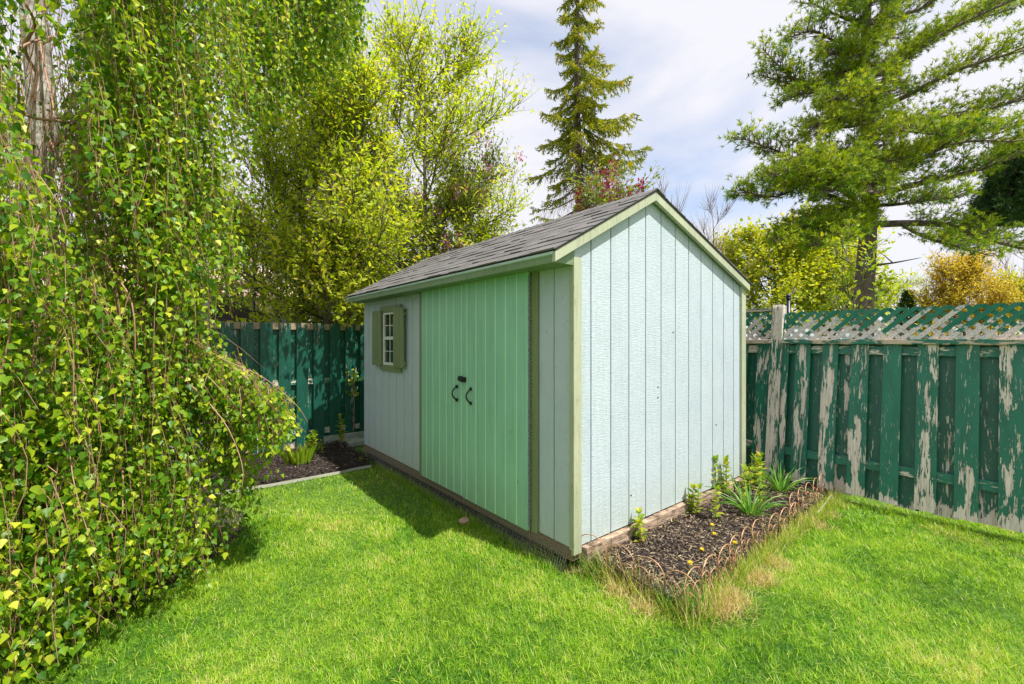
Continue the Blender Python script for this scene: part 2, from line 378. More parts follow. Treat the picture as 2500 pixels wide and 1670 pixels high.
M['fence_cap'] = peeling('cap_rail', .07, axis='rail', bare=(.60, .47, .36))
def lathmat():
    m, nt, b, o = newmat('lattice_lath'); a = N(nt, 'ShaderNodeAttribute', _attribute_name='var'); sp = N(nt, 'ShaderNodeSeparateXYZ')
    nt.links.new(coords(nt, 'Object'), sp.inputs[0]); n1 = tex(nt, coords(nt, 'Object', (1, 3, 3)), 5, 6, .7)
    s_ = math_(nt, 'ADD', math_(nt, 'MULTIPLY', a.outputs['Fac'], .5), math_(nt, 'MULTIPLY', n1, .9))
    s_ = math_(nt, 'ADD', s_, math_(nt, 'MULTIPLY', math_(nt, 'SUBTRACT', 1.62, sp.outputs[2]), 2.2))
    k = ramp(nt, s_, [(.66, (0, 0, 0)), (.70, (1, 1, 1))]); g2 = tex(nt, coords(nt, 'Object'), 70, 4, .7)
    wd = ramp(nt, g2, [(.3, (.36, .31, .29)), (.65, (.74, .67, .63))])
    gc = mix(nt, (.010, .15, .09), (.05, .20, .13), a.outputs['Fac'])
    nt.links.new(mix(nt, gc, wd, k), b.inputs['Base Color']); b.inputs['Roughness'].default_value = .8; bump(nt, b, g2, .3, .003); return m
M['lath'] = lathmat()
M['lfence_front'] = peeling('left_front_board', -.10, side_y=False, topbare=.1, green=(.008, .10, .07), green2=(.006, .07, .048), bare=(.5, .4, .28))
M['lfence_rail'] = simple('bare_top_rail', (.46, .33, .22), .85, (.26, .18, .12), 8, (1, 8, 12), .4)
M['grey_post'] = simple('grey_post_wood', (.36, .34, .34), .85, (.2, .19, .19), 9, (6, 6, 1), .5)
M['bone'] = simple('pale_painted_board', (.44, .47, .42), .7, (.2, .26, .22), 12, bs=.3)
M['plastic'] = simple('white_edging', (.5, .48, .42), .5, (.38, .36, .32), 10, bs=.1)
M['navy'] = simple('navy_paint', (.015, .02, .06), .35, (.01, .012, .03), 10, bs=0)

def groundmat(name, c1, c2, c3=None, sc=3, bs=.5, fine=60):
    m, nt, b, o = newmat(name)
    g = N(nt, 'ShaderNodeNewGeometry'); t = tex(nt, g.outputs['Position'], sc, 6, .65); f = tex(nt, g.outputs['Position'], fine, 5, .7)
    c = ramp(nt, t, [(.35, c1), (.65, c2)])
    c = mix(nt, c, ramp(nt, f, [(.35, tuple(x*.4 for x in c1)), (.7, c3 or c2)]), .55)
    nt.links.new(c, b.inputs['Base Color']); b.inputs['Roughness'].default_value = .95; bump(nt, b, f, bs, .03); return m
M['lawn'] = groundmat('lawn_soil', (.075, .16, .015), (.13, .27, .02), (.2, .30, .05))
M['soil'] = groundmat('mulch_soil', (.018, .012, .010), (.045, .030, .024), (.10, .07, .055))
exec_parts = []

# ------------------------------------------------------------------ ground
g = MB()
def gh(x, y): return .012*noise.noise(Vector((x*.7, y*.7, 0)))
xs = np.concatenate(([-150, -40, -12], np.linspace(-6, 5, 56), [12, 40, 150])); ys = np.concatenate(([-150, -40, -12], np.linspace(-6, 7, 66), [12, 40, 150]))
vs = [(x, y, -.012+gh(x, y)) for y in ys for x in xs]; nx = len(xs)
g.add(vs, [(j*nx+i, j*nx+i+1, (j+1)*nx+i+1, (j+1)*nx+i) for j in range(len(ys)-1) for i in range(nx-1)])
tag(g.build('ground', M['lawn'], smooth=True), kind='structure')

def bed(name, x0, x1, y0, y1, hmax, step=.04, seed=1):
    m = MB(); X = np.arange(x0, x1+1e-6, step); Y = np.arange(y0, y1+1e-6, step)
    for y in Y:
        for x in X:
            e = min(x-x0, x1-x, y-y0, y1-y, .2)/.2
            z = -.012+hmax*e**.6+.016*noise.noise(Vector((x*9, y*9, seed)))+.02*noise.noise(Vector((x*3, y*3, seed)))*e
            m.v.append((x, y, z)); m.a.append(.5)
    n = len(X); m.f = [(j*n+i, j*n+i+1, (j+1)*n+i+1, (j+1)*n+i) for j in range(len(Y)-1) for i in range(n-1)]
    return tag(m.build(name, M['soil'], smooth=True), kind='structure')
bed('front_flower_bed', .10, 3.1, -.64, .02, .065)
bed('corner_flower_bed', -3.6, .02, 3.02, 4.5, .04, seed=5)
def tree_soil():
    m = MB(); c = at(60, 900, 2.9); n = 24; R = 1.25
    for k in range(8):
        for i in range(n):
            an = i/n*2*math.pi; r = R*(k/7)*(1+.12*noise.noise(Vector((math.cos(an), math.sin(an), 3))))
            x, y = c[0]+r*math.cos(an), c[1]+r*math.sin(an)
            m.v.append((x, y, .035*(1-(k/7)**2)-.006+.015*noise.noise(Vector((x*6, y*6, 0))))); m.a.append(.5)
    m.f = [(k*n+i, k*n+(i+1) % n, (k+1)*n+(i+1) % n, (k+1)*n+i) for k in range(7) for i in range(n)]
    return tag(m.build('tree_bed', M['soil'], smooth=True), kind='structure')
tree_soil()

# mulch chips, uncountable
def chips(name, x0, x1, y0, y1, n, mat, zb, ls=(.012, .05), ws=(.004, .011), tilt=.3, label=None):
    P = np.c_[rng.uniform(x0, x1, n), rng.uniform(y0, y1, n), rng.uniform(zb-.006, zb+.016, n)]
    P[:, 2] += [.02*noise.noise(Vector((float(p[0])*3, float(p[1])*3, 1))) for p in P]
    an = rng.uniform(0, 2*math.pi, n); A = np.c_[np.cos(an), np.sin(an), rng.normal(size=n)*tilt]
    o = scatter(name, P, A, rv(n, .35)+[0, 0, 1], rng.uniform(*ls, n), rng.uniform(*ws, n), CHIP, mat)
    return tag(o, kind='stuff')
chips('bark_mulch', .13, 3.05, -.62, .0, 26000, M['chip'], .062, (.008, .032), (.003, .008))
chips('mulch_straw', .13, 2.6, -.62, -.01, 4200, M['chip_straw'], .070, (.01, .045), (.0015, .004))
chips('bark_mulch', -3.3, -.02, 3.05, 4.4, 16000, M['chip'], .04, (.012, .045), (.004, .010))

# ------------------------------------------------------------------ the shed
W, LEN, B0 = 2.41, 3.575, .15
RX, RZ = .84, 2.565                 # ridge
EX, EZ = -.205, 1.995               # left eave
RXE, RZE = 2.47, 2.0                # right eave
def zl(x): return EZ+(x-EX)*(RZ-EZ)/(RX-EX)
def zr(x): return RZE+(RXE-x)*(RZ-RZE)/(RXE-RX)
def zroof(x): return zl(x) if x < RX else zr(x)
shed = thing('garden_shed', (0, 0, 0), 'pale blue wooden garden shed with mint green double doors and grey shingle roof', 'shed')
# gable siding, one mesh of grooved boards
def plank_gable(m, x0, x1, y0, y1):
    drop = .035
    pts = [(x0, B0), (x1, B0), (x1, zroof(x1)-drop)]
    if x0 < RX < x1: pts.append((RX, RZ-drop))
    pts.append((x0, zroof(x0)-drop)); m.prism(pts, 1, y0, y1)
def gable(y0, y1, name):
    m = MB(); e = [0]+[.173+.2032*k for k in range(11)]+[W]; out_ = y0 < y1
    for a, b in zip(e[:-1], e[1:]): plank_gable(m, a+(.0055 if a > 0 else 0), b-(.0055 if b < W else 0), y0, y1)
    plank_gable(m, .002, W-.002, y0+(.015 if out_ else -.015), y1)
    return m.build(name, M['siding'], shed)
gable(0, .02, 'gable_siding'); gable(LEN, LEN-.02, 'gable_siding')
def long_wall(x0, x1, y0, y1, edges, top, name='side_siding'):
    m = MB(); back = .015*(1 if x1 > x0 else -1)
    for a, b in zip(edges[:-1], edges[1:]): m.box(x0, x1, a+.005, b-.005, B0, top)
    m.box(x0+back, x1, y0+.002, y1-.002, B0+.002, top-.002)
    return m.build(name, M['siding'], shed)
long_wall(0, .02, 2.04, LEN-.021, [2.04, 2.217, 2.415, 2.606, 2.802, 3.006, 3.213, 3.412, LEN-.021], 1.96)
long_wall(0, .02, .021, .31, [.021, .165, .31], 1.96)
m = MB(); m.box(.004, .02, .312, 2.038, B0, 1.96); m.build('door_backing', M['siding'], shed)
long_wall(W, W-.02, .021, LEN-.021, [.021+.196*k for k in range(19)], 2.0)
# corner and door trim
m = MB(); m.box(-.012, .060, -.022, -.001, B0-.035, 1.975); m.build('corner_trim', M['trim'], shed, bevel=.002)
m = MB(); m.box(-.0095, -.0005, -.0005, .018, B0-.01, 1.925); m.build('corner_trim', M['trim'], shed)
m = MB(); m.box(W-.075, W+.012, -.022, -.001, B0-.02, 1.975); m.build('corner_trim', M['trim'], shed, bevel=.002)
m = MB(); m.box(W+.001, W+.02, .0, .08, B0-.02, 1.96); m.build('corner_trim', M['trim'], shed)
m = MB(); m.box(-.018, -.001, .312, .372, B0-.01, 1.925); m.build('door_frame', M['trim_dark'], shed, bevel=.002)
m = MB(); m.box(-.018, -.001, 1.945, 2.036, B0-.01, 1.925); m.build('door_frame', M['trim_dark'], shed, bevel=.002)
# doors
def door(ys, z0, z1, xo):
    m = MB(); ch = .006; xa, xb = xo, xo+.026
    for a, b in zip(ys[:-1], ys[1:]):
        a_, b_ = a+.0012, b-.0012
        m.prism([(xa, a_+ch), (xa+ch*.7, a_), (xb, a_), (xb, b_), (xa+ch*.7, b_), (xa, b_-ch)], 2, z0, z1, random.random())
    d = m.build('door', M['door'], shed)
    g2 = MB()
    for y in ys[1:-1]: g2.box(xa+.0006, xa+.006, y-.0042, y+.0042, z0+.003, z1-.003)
    g2.build('groove_strip', M['groove'], d)  # strips along the door joints, paler mint than the boards
    return d
dr = door([.373, .490, .617, .741, .867, .999, 1.128, 1.190], .149, 1.932, -.052)
dl = door([1.192, 1.224, 1.343, 1.468, 1.586, 1.711, 1.833, 1.940], .152, 1.930, -.046)
def handle(y, zt, zb, parent):
    m = MB(); pts = []
    for i in range(13):
        t = i/12; pts.append((-.056-.036*math.sin(math.pi*t)**.7, y+.012*math.sin(math.pi*t), zt-.014+(zb+.028-zt)*t))
    m.tube(pts, .0065, 8)
    for z in (zt, zb+.026): m.box(-.062, -.050, y-.012, y+.012, z-.026, z)
    return m.build('handle', M['black'], parent, smooth=False)
handle(1.28, 1.077, .939, dl); handle(1.065, 1.075, .933, dr)
m = MB(); m.box(-.078, -.0525, 1.134, 1.188, 1.112, 1.152); m.box(-.070, -.047, 1.193, 1.238, 1.116, 1.157)
m.tube([(-.083, 1.142, 1.132), (-.083, 1.226, 1.136)], .005, 8); m.build('latch', M['black'], dr, bevel=.0015)
m = MB()
z = .18
while z < 1.9:
    m.box(-.046, -.0185, .3655, .3725, z, z+.014); z += .024
m.build('hinge', M['steel'], dr)
# window with shutters
win = MB(); fx0, fx1 = -.022, -.004
win.box(fx0, fx1, 2.592, 2.612, 1.178, 1.765); win.box(fx0, fx1, 2.895, 2.93, 1.178, 1.765)
win.box(fx0, fx1, 2.612, 2.895, 1.745, 1.765); win.box(fx0, fx1, 2.612, 2.895, 1.178, 1.208)
win.box(fx0-.004, fx1, 2.613, 2.894, 1.462, 1.484); win.box(fx0-.001, fx1, 2.613, 2.894, 1.4845, 1.498)
win = win.build('window', M['vinyl'], shed, bevel=.0015)
m = MB(); m.box(-.012, -.006, 2.755, 2.763, 1.4985, 1.7445); m.box(-.0125, -.0055, 2.6125, 2.8945, 1.618, 1.626)
m.box(-.012, -.006, 2.755, 2.763, 1.2085, 1.4615); m.box(-.0125, -.0055, 2.6125, 2.8945, 1.330, 1.337); m.build('muntin', M['vinyl'], win)
m = MB(); m.box(-.004, -.0015, 2.613, 2.894, 1.2085, 1.7445); m.build('pane', M['glass'], win)
m = MB(); m.box(-.028, -.001, 2.455, 3.0, 1.768, 1.84); m.build('window_casing', M['trim_dark'], shed, bevel=.002)
m = MB(); m.box(-.028, -.001, 2.455, 3.0, 1.112, 1.176); m.build('window_casing', M['trim_dark'], shed, bevel=.002)
for a, b in ((2.342, 2.590), (2.932, 3.185)):
    m = MB(); n = 3; wd = (b-a)/n
    for k in range(n): m.box(-.050, -.030, a+wd*k+.003, a+wd*(k+1)-.003, 1.165, 1.80)
    m.box(-.0295, -.0015, a+.004, b-.004, 1.20, 1.225); m.box(-.0295, -.0015, a+.004, b-.004, 1.72, 1.745)
    m.box(-.036, -.030, a+.006, b-.006, 1.17, 1.795)
    m.build('shutter', M['trim_dark'], shed, bevel=.0015)
# nails and rust spots on the gable
for x, z in ((.936, 1.02), (1.15, 1.52), (.6, .35), (1.86, .7), (.94, 1.10)):
    m = MB(); m.box(x-.004, x+.012, -.004, .004, z-.0025, z+.0025); m.build('nail', M['black'], shed)
# eaves
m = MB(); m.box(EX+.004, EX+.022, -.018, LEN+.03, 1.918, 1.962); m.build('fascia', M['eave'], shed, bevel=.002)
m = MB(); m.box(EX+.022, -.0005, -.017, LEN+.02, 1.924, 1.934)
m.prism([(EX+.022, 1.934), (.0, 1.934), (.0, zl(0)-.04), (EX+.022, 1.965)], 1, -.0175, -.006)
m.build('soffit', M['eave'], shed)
m = MB(); m.prism([(EX-.006, EZ-.028), (EX+.003, EZ-.034), (EX+.006, EZ-.012), (EX+.03, EZ+.002), (EX-.002, EZ-.012)], 1, -.035, LEN+.04)
m.build('drip_edge', M['drip'], shed)
def rake(y0, y1):
    m = MB(); v = .064
    m.prism([(EX+.002, zl(EX)-.012), (EX+.002, zl(EX)-.012-v), (RX-.001, RZ-.012-v), (RX-.001, RZ-.012)], 1, y0, y1)
    m.build('rake_board', M['trim'], shed, bevel=.0015)
    m = MB(); m.prism([(RX+.001, RZ-.012), (RX+.001, RZ-.012-v), (RXE-.03, zr(RXE-.03)-.012-v), (RXE-.03, zr(RXE-.03)-.012)], 1, y0, y1)
    m.build('rake_board', M['trim'], shed, bevel=.0015)
rake(-.052, -.0225); rake(LEN+.05, LEN+.001)
# roof deck and shingles
Y0, Y1 = -.062, LEN+.06
m = MB(); m.prism([(EX, EZ-.012), (RX, RZ-.012), (RXE, RZE-.012), (RXE, RZE), (RX, RZ), (EX, EZ)], 1, Y0+.006, Y1-.006); m.build('roof_deck', M['felt'], shed)
def shingles(xa, za, xb, zb):
    """courses from the eave a up to the ridge b"""
    m = MB(); A = Vector((xa, 0, za)); Bv = Vector((xb, 0, zb)); d = (Bv-A); Ls = d.length; d.normalize()
    nrm = d.cross(Vector((0, 1, 0))); nrm = -nrm if nrm.z < 0 else nrm
    ex = .132; k = 0; s = -.014
    while s < Ls-.02:
        y = Y0; top = min(s+ex*1.15, Ls)
        while y < Y1-.001:
            wd = random.choice((.09, .12, .16, .22)); y2 = min(y+wd, Y1)
            th = random.choice((.006, .0075, .011, .013)); jag = random.uniform(-.003, .003) if k else random.uniform(0, .003); wv_ = .004*noise.noise(Vector((s*3, y*2, 0)))
            p = [(s+jag, .0015), (s+jag, th+wv_), (top, .0035), (top, .0012)]
            vv = []
            for yy in (y+.0015, y2-.0015):
                for q, h in p:
                    P = A+d*q+nrm*h; vv.append((P.x, yy, P.z))
            m.add(vv, [(3, 2, 1, 0), (4, 5, 6, 7), (0, 1, 5, 4), (1, 2, 6, 5), (2, 3, 7, 6), (3, 0, 4, 7)])
            y = y2
        s += ex; k += 1
    return m.build('shingles', M['shingle'], shed)
shingles(EX, EZ, RX, RZ); shingles(RXE, RZE, RX, RZ)
m = MB(); y = Y0-.002
while y < Y1:
    y2 = min(y+.13, Y1+.002)
    for sx, sg in ((-.10, -1), (.10, 1)):
        ze = zroof(RX+sx)+.013
        vv = [(RX+sx, y, ze), (RX, y, RZ+.017), (RX, y2+.02, RZ+.011), (RX+sx, y2+.02, ze-.006),
              (RX+sx, y, ze-.006), (RX, y, RZ+.010), (RX, y2+.02, RZ+.005), (RX+sx, y2+.02, ze-.011)]
        m.add(vv, [(0, 1, 2, 3), (4, 7, 6, 5), (0, 4, 5, 1), (1, 5, 6, 2), (2, 6, 7, 3), (3, 7, 4, 0)])
    y = y2
m.build('ridge_cap', M['shingle'], shed)
# base timbers, dark void, wire mesh skirt
m = MB(); m.box(-.004, .08, .0, LEN, .068, B0-.003); m.build('base_timber', M['timber'], shed, bevel=.004)
m = MB()
xx = .085
while xx < W:
    x2 = min(xx+random.uniform(.2, .5), W); hh = random.uniform(-.012, .006)
    m.box(xx, x2, -.035+random.uniform(-.004, .004), .03, .035, B0-.014+hh*.4); xx = x2
m.build('base_timber', M['timber_lit'], shed, bevel=.004)
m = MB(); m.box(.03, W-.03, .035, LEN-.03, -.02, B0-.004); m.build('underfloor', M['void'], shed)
m = MB()
def sk(t, y): return (-.012-.05*t-.012*math.sin(y*5)*t, y, .135*(1-t))
nh = 8
for k in range(nh+1): m.tube([sk(k/nh, yy) for yy in np.linspace(.03, LEN-.02, 30)], .0011, 3)
for yy in np.arange(.03, LEN-.02, .02): m.tube([sk(0, yy), sk(1, yy)], .0009, 3)
m.build('wire_mesh', M['wire'], shed)

# ------------------------------------------------------------------ right fence (leans outward)
def rot_thing(name, loc, ry, label, cat):
    t = thing(name, loc, label, cat); t.rotation_euler = (0, ry, 0); return t
FX = 2.82
rf = rot_thing('wooden_fence', (FX, 0, 0), math.atan(.125), 'leaning green board fence with peeling paint and lattice top beside the bed', 'fence')
def rboard(y0, y1, x0, x1, z0, z1, mat, name='board'):
    cy = (y0+y1)/2; m = MB()
    n = 9; vs = []
    for k in range(n):
        z = z0+(z1-z0)*k/(n-1); wv_ = .003*noise.noise(Vector((cy*7, z*2, 0)))
        vs += [(x0+wv_, y0-cy, z), (x1+wv_, y0-cy, z), (x1+wv_, y1-cy, z), (x0+wv_, y1-cy, z)]
    fs = [(3, 2, 1, 0), tuple(range(4*n-4, 4*n))]
    for k in range(n-1):
        for i in range(4): j = (i+1) % 4; fs.append((4*k+i, 4*k+j, 4*k+4+j, 4*k+4+i))
    m.add(vs, fs, .5); o = m.build(name, mat, rf); o.location = (0, cy, 0)
    for v in o.data.vertices: pass
    return o
fr = [(-.041, .093), (-.208, -.156), (-.399, -.269), (-.623, -.498), (-.852, -.721), (-1.076, -.953), (-1.306, -1.176), (-1.538, -1.407), (-1.768, -1.639)]
y = -1.87
while y > -3.9: fr.append((y-.13, y)); y -= .232
y = .19
while y < 4.3: fr.append((y, y+.13)); y += .232
for i, (a, b) in enumerate(fr):
    zb = .055+.025*random.random(); nd = -1.9 < a < .2
    rboard(a, b, -.018, .0, zb, 1.425, M['fence_front'])
fs_ = sorted(fr)
for (a, b), (c, d) in zip(fs_[:-1], fs_[1:]):
    if b > -.3 and c < .0 and b > -.16: pass
    o = rboard(b-.025, c+.025, .045, .062, .045+.02*random.random(), 1.43, M['fence_back'])
def rrail(y0, y1, x0, x1, z0, z1, mat, name):
    m = MB(); m.box(x0, x1, y0, y1, z0, z1); return m.build(name, mat, rf, bevel=.003)
posts = [-2.55, -.098, 2.32]
for p in posts:
    m = MB(); m.box(-.052, .044, p-.052, p+.052, -.05, 1.80)
    m.prism([(-.052, 1.80), (.044, 1.80), (.036, 1.835), (-.044, 1.835)], 1, p-.052, p+.052)
    m.build('post', M['fence_post'], rf, bevel=.004)
spans = [(-3.95, -2.605), (-2.495, -.152), (-.044, 2.265), (2.375, 4.35)]
for a, b in spans:
    rrail(a, b, -.06, .05, 1.427, 1.470, M['fence_cap'], 'cap_rail')
    rrail(a, b, .0015, .0435, 1.335, 1.415, M['fence_rail'], 'rail')
    rrail(a, b, .0015, .0435, .315, .395, M['fence_rail'], 'rail')
    if a > -.1: rrail(a, b, -.03, .03, 1.775, 1.81, M['fence_cap'], 'lattice_cap')
    # lattice: two layers of diagonal laths clipped to the panel
    top = 1.755 if a < -.1 else 1.774; z0 = 1.4715
    for layer, sg in ((0, -1), (1, 1)):
        m = MB(); pit = .095; hgt = top-z0; x0 = -.012+layer*.0085
        y = a-hgt
        while y < b+hgt:
            # centre line from (y, z0) to (y + sg*hgt, top), clip in y
            poly = []
            wv_ = .0255
            q = [(y-wv_, z0), (y+wv_, z0), (y+sg*hgt+wv_, top), (y+sg*hgt-wv_, top)]
            def clip(q, lim, sgn):
                r = []
                for i in range(len(q)):
                    p1, p2 = q[i], q[(i+1) % len(q)]; i1, i2 = sgn*(p1[0]-lim) >= 0, sgn*(p2[0]-lim) >= 0
                    if i1: r.append(p1)
                    if i1 != i2:
                        t = (lim-p1[0])/(p2[0]-p1[0]); r.append((lim, p1[1]+t*(p2[1]-p1[1])))
                return r
            q = clip(q, a, 1); q = clip(q, b, -1) if q else q
            if len(q) > 2: m.prism(q, 0, x0, x0+.0075, random.random())
            y += pit
        m.build('lattice', M['lath'], rf)

# ------------------------------------------------------------------ left back fence
FY = 4.47
lf = thing('wooden_fence', (0, FY, 0), 'upright dark green board fence behind the mulch bed and birch', 'fence')
lt = lambda x: 1.695+.012*x
def lboard(x0, x1, y0, y1, z0, z1, mat, name='board'):
    cx = (x0+x1)/2; m = MB(); m.box(x0-cx, x1-cx, y0, y1, z0, z1); o = m.build(name, mat, lf, bevel=.0015); o.location = (cx, 0, 0); return o
xb = [-1.44+.2135*k for k in range(-26, 21)]
for x in xb:
    if abs(x+.072+1.62) < .09: continue
    lboard(x, x+.142, -.02, 0, .0, lt(x), M['lfence_front'])
for x in xb: lboard(x+.125, x+.232, .042, .06, .0, lt(x)-.003, M['fence_back'])
for px_, pt in ((-1.6, 1.93), (-4.0, 1.93), (2.7, 1.8)):
    m = MB(); m.box(-.05, .05, -.045, .041, -.02, pt); o = m.build('post', M['grey_post'], lf, bevel=.004); o.location = (px_, 0, 0)
for z0, z1, mt in ((1.60, 1.685, 'lfence_rail'), (.86, .93, 'fence_rail'), (.17, .24, 'fence_rail')):
    for a, b in ((-6.9, -1.66), (-1.54, 2.62)):
        m = MB(); m.box(a, b, .0015, .0405, z0, z1+(.0 if z0 < 1 else 0)); m.build('rail', M[mt], lf)

# ------------------------------------------------------------------ edging, boards, small objects
m = MB((-1.5, 3.0, 0)); pts = [(-2.6, 3.06), (-1.6, 3.07), (-1.39, 3.035), (-1.15, 3.0), (-.83, 2.995), (-.48, 2.995), (-.31, 3.02), (-.12, 3.02)]
for p, q in zip(pts[:-1], pts[1:]): m.bar((*p, .012), (*q, .012), .006, .03)
tag(m.build('lawn_edging', M['plastic']), 'thin white lawn edging strip along the front of the left mulch bed', 'edging')
m = MB((2.4, -.6, 0)); m.bar((2.2, -.68, .02), (3.02, -.60, .03), .008, .04)
tag(m.build('lawn_edging', M['plastic']), 'short pale edging strip where the lawn meets the peeling fence', 'edging')
t = thing('painted_board', (.1, 4.2, 0), 'pale weathered board lying in the corner between back fence and shed', 'board')
m = MB(); m.box(-.12, .42, -.10, .12, .0, .07); m.build('plank', M['bone'], t, bevel=.004)
m = MB(); m.box(-.35, .42, .20, .235, .02, .13); m.build('plank', M['bone'], t, bevel=.004)
p = gz(1133, 1276)
m = MB(p); 
for k in range(1):
    vs = []
    for i in range(7):
        for j in range(10):
            th_, ph = math.pi*i/6, 2*math.pi*j/10
            r = 1+.25*noise.noise(Vector((math.cos(ph)*2, math.sin(ph)*2, i*.7)))
            vs.append((p[0]+.05*r*math.sin(th_)*math.cos(ph), p[1]+.035*r*math.sin(th_)*math.sin(ph), .018+.025*r*math.cos(th_)))
    m.add(vs, [(i*10+j, i*10+(j+1) % 10, (i+1)*10+(j+1) % 10, (i+1)*10+j) for i in range(6) for j in range(10)])
tag(m.build('stone', simple('tan_stone', (.5, .36, .24), .9, (.3, .2, .13)), smooth=True), 'small tan stone in the shaded grass below the green doors', 'stone')

# wire border sections
def border(kind):
    t = thing('garden_border', (0, 0, 0), '', 'garden border', 'rusty wire arch border sections around the bed')
    w_ = .192
    for k in range(3):
        x0 = k*w_; h = .235 if kind == 0 else .225
        m = MB(); pts = [(x0, 0, -.04)]
        for i in range(13):
            an = math.pi*i/12; pts.append((x0+w_/2-w_/2*math.cos(an), .0, h-.085+.085*math.sin(an)))
        pts.append((x0+w_, 0, -.04)); m.tube(pts, .0030, 6); m.build('arch', M['copper'], t, smooth=True)
        m = MB()
        if kind == 0:
            c = x0+w_*.5
            m.tube([(c, 0, -.03), (c-.004, 0, .09), (c+.006, 0, .2)], .0018, 5)
            for s in (-1, 1):
                for zc in (.11, .135, .16):
                    m.tube([(c+s*.018*math.sin(math.pi*u), 0, zc+.035*u) for u in np.linspace(0, 1, 7)], .0014, 4)
            m.build('leaf_motif', M['copper'], t, smooth=True)
        else:
            for s in (0, 1):
                a0 = x0+s*w_/2; pts = [(a0, .004, -.03)]; ww = w_/2; hh = .155-.02*s
                for i in range(9):
                    an = math.pi*i/8; pts.append((a0+ww/2-ww/2*math.cos(an), .004, hh-.045+.045*math.sin(an)))
                cx_, cz = pts[-1][0]-.02, pts[-1][2]-.012
                for i in range(12):
                    an = .3-i*.5; r = .02*(1-i/16); pts.append((cx_+r*math.cos(an), .006, cz+r*math.sin(an)-.008))
                m.tube(pts, .0022, 5)
            m.build('scroll', M['copper'], t, smooth=True)
    return t
bA, bB = border(0), border(1)
def place(o, x, y, ang, tx, ty, label):
    o.location = (x, y, 0); o.rotation_euler = (tx, ty, ang); o['label'] = label
place(bA, .0, .40, math.atan2(-.56, .13), .05, 0, 'leaf motif wire border section by the shed corner post')
place(bB, .125, -.16, math.atan2(-.53, .02), -.08, .02, 'scrolled wire border section on the side of the bed nearest the lawn corner')
lb = ['scrolled wire border section starting at the lawn corner of the bed', 'wire border section beside the straw patch, behind the yellow dandelions',
      'wire border section in front of the strappy clump of the bed', 'leaning wire border section just before the section at the fence', 'wire border section touching the peeling green fence']
for k in range(5):
    o = copy_tree(bB); place(o, .135+.578*k, -.675+.02*k, .03+random.uniform(-.04, .04), random.uniform(-.2, .12), random.uniform(-.03, .03), lb[k])

# ------------------------------------------------------------------ plants
def shoot_plant(p, h, stems, label, name='shrub_shoot', leaf=.072, mat='shoot', spread=.05, cat='plant', group=None, levels=None):
    t = thing(name, p, label, cat, group); P = []; A = []; Nn = []; Ls = []
    for s in range(stems):
        an = random.uniform(0, 6.28); off = spread*random.random(); b = np.array([off*math.cos(an), off*math.sin(an), -.02])
        hh = h*random.uniform(.65, 1) if s else h
        lean = np.array([random.uniform(-.12, .12), random.uniform(-.12, .12), 1])*hh
        pts = [b, b+lean*.5+np.array([.005, 0, 0]), b+lean]; m = MB(); m.tube(pts, [.004, .003, .002], 5); m.build('stem', M['birch_twig'], t)
        nl = levels or max(4, int(hh/.035))
        for k in range(nl):
            u = .18+.82*(k+.5)/nl
            for q in range(2 if u < .9 else 4):
                a2 = k*1.57+q*(math.pi if u < .9 else 1.57)+random.uniform(-.3, .3); up = .35+1.0*(u > .85)+random.uniform(-.2, .3)
                P.append(b+lean*u); A.append((math.cos(a2), math.sin(a2), up)); Nn.append((-.3*math.cos(a2), -.3*math.sin(a2), 1)); Ls.append(leaf*random.uniform(.7, 1.15)*(1.1-.25*u))
    Ls = np.array(Ls); scatter('leaves', P, A, Nn, Ls, Ls*.62, OVATE, M[mat], t)
    return t
shoot_plant((.577, -.07, .03), .24, 2, 'leafy green shoot against the pale gable, closest to the corner post', group='leafy shoots along the gable wall')
shoot_plant((1.321, -.07, .03), .27, 3, 'short bushy shoot by the split base timber, middle of the gable', group='leafy shoots along the gable wall')
shoot_plant((1.93, -.07, .03), .40, 5, 'tallest and widest leafy shoot clump against the gable', spread=.11, group='leafy shoots along the gable wall')
shoot_plant((2.2, -.1, .03), .26, 3, 'small leafy shoot just right of the tallest gable clump', group='leafy shoots along the gable wall')
shoot_plant((2.43, -.10, .03), .36, 3, 'leafy shoot at the far corner trim of the shed', group='leafy shoots along the gable wall')
shoot_plant((1.351, -.231, .03), .30, 1, 'single thin yellow green shoot standing in the middle of the mulch', group='single shoots in the mulch')
shoot_plant((1.901, -.327, .03), .46, 1, 'single tall pale shoot rising behind the front strappy clump', group='single shoots in the mulch')
shoot_plant((1.12, -.04, .03), .07, 2, 'low leafy sprig at the foot of the gable timber', leaf=.05)
def strap(p, n, h, label, rad=.05):
    t = thing('daylily', p, label, 'plant', 'strappy leaved clumps'); m = MB()
    for i in range(n):
        an = random.uniform(0, 6.28); r0 = rad*random.random(); le = h*random.uniform(.6, 1.1); out_ = random.uniform(.25, .95); wd = random.uniform(.010, .016)
        pts = []
        for k in range(7):
            u = k/6; rr = r0+le*out_*u**1.4; z = le*(1.05*u-.62*out_*u**2.4)
            pts.append((rr*math.cos(an), rr*math.sin(an), z))
        vs = []
        for k, q in enumerate(pts):
            ww = wd*(1-(k/6)**2.5)*.5+.0006; vs += [(q[0]-ww*math.sin(an), q[1]+ww*math.cos(an), q[2]+.002), (q[0], q[1], q[2]-.003), (q[0]+ww*math.sin(an), q[1]-ww*math.cos(an), q[2]+.002)]
        m.add(vs, [(3*k+j, 3*k+j+1, 3*k+j+4, 3*k+j+3) for k in range(6) for j in (0, 1)])
    m.build('leaves', M['blade'], t, smooth=True); return t
strap((1.648, -.382, .02), 46, .36, 'large clump of arching strap leaves in the middle of the gable bed')
strap((2.42, -.33, .02), 46, .36, 'strap leaved clump nearest the peeling fence')
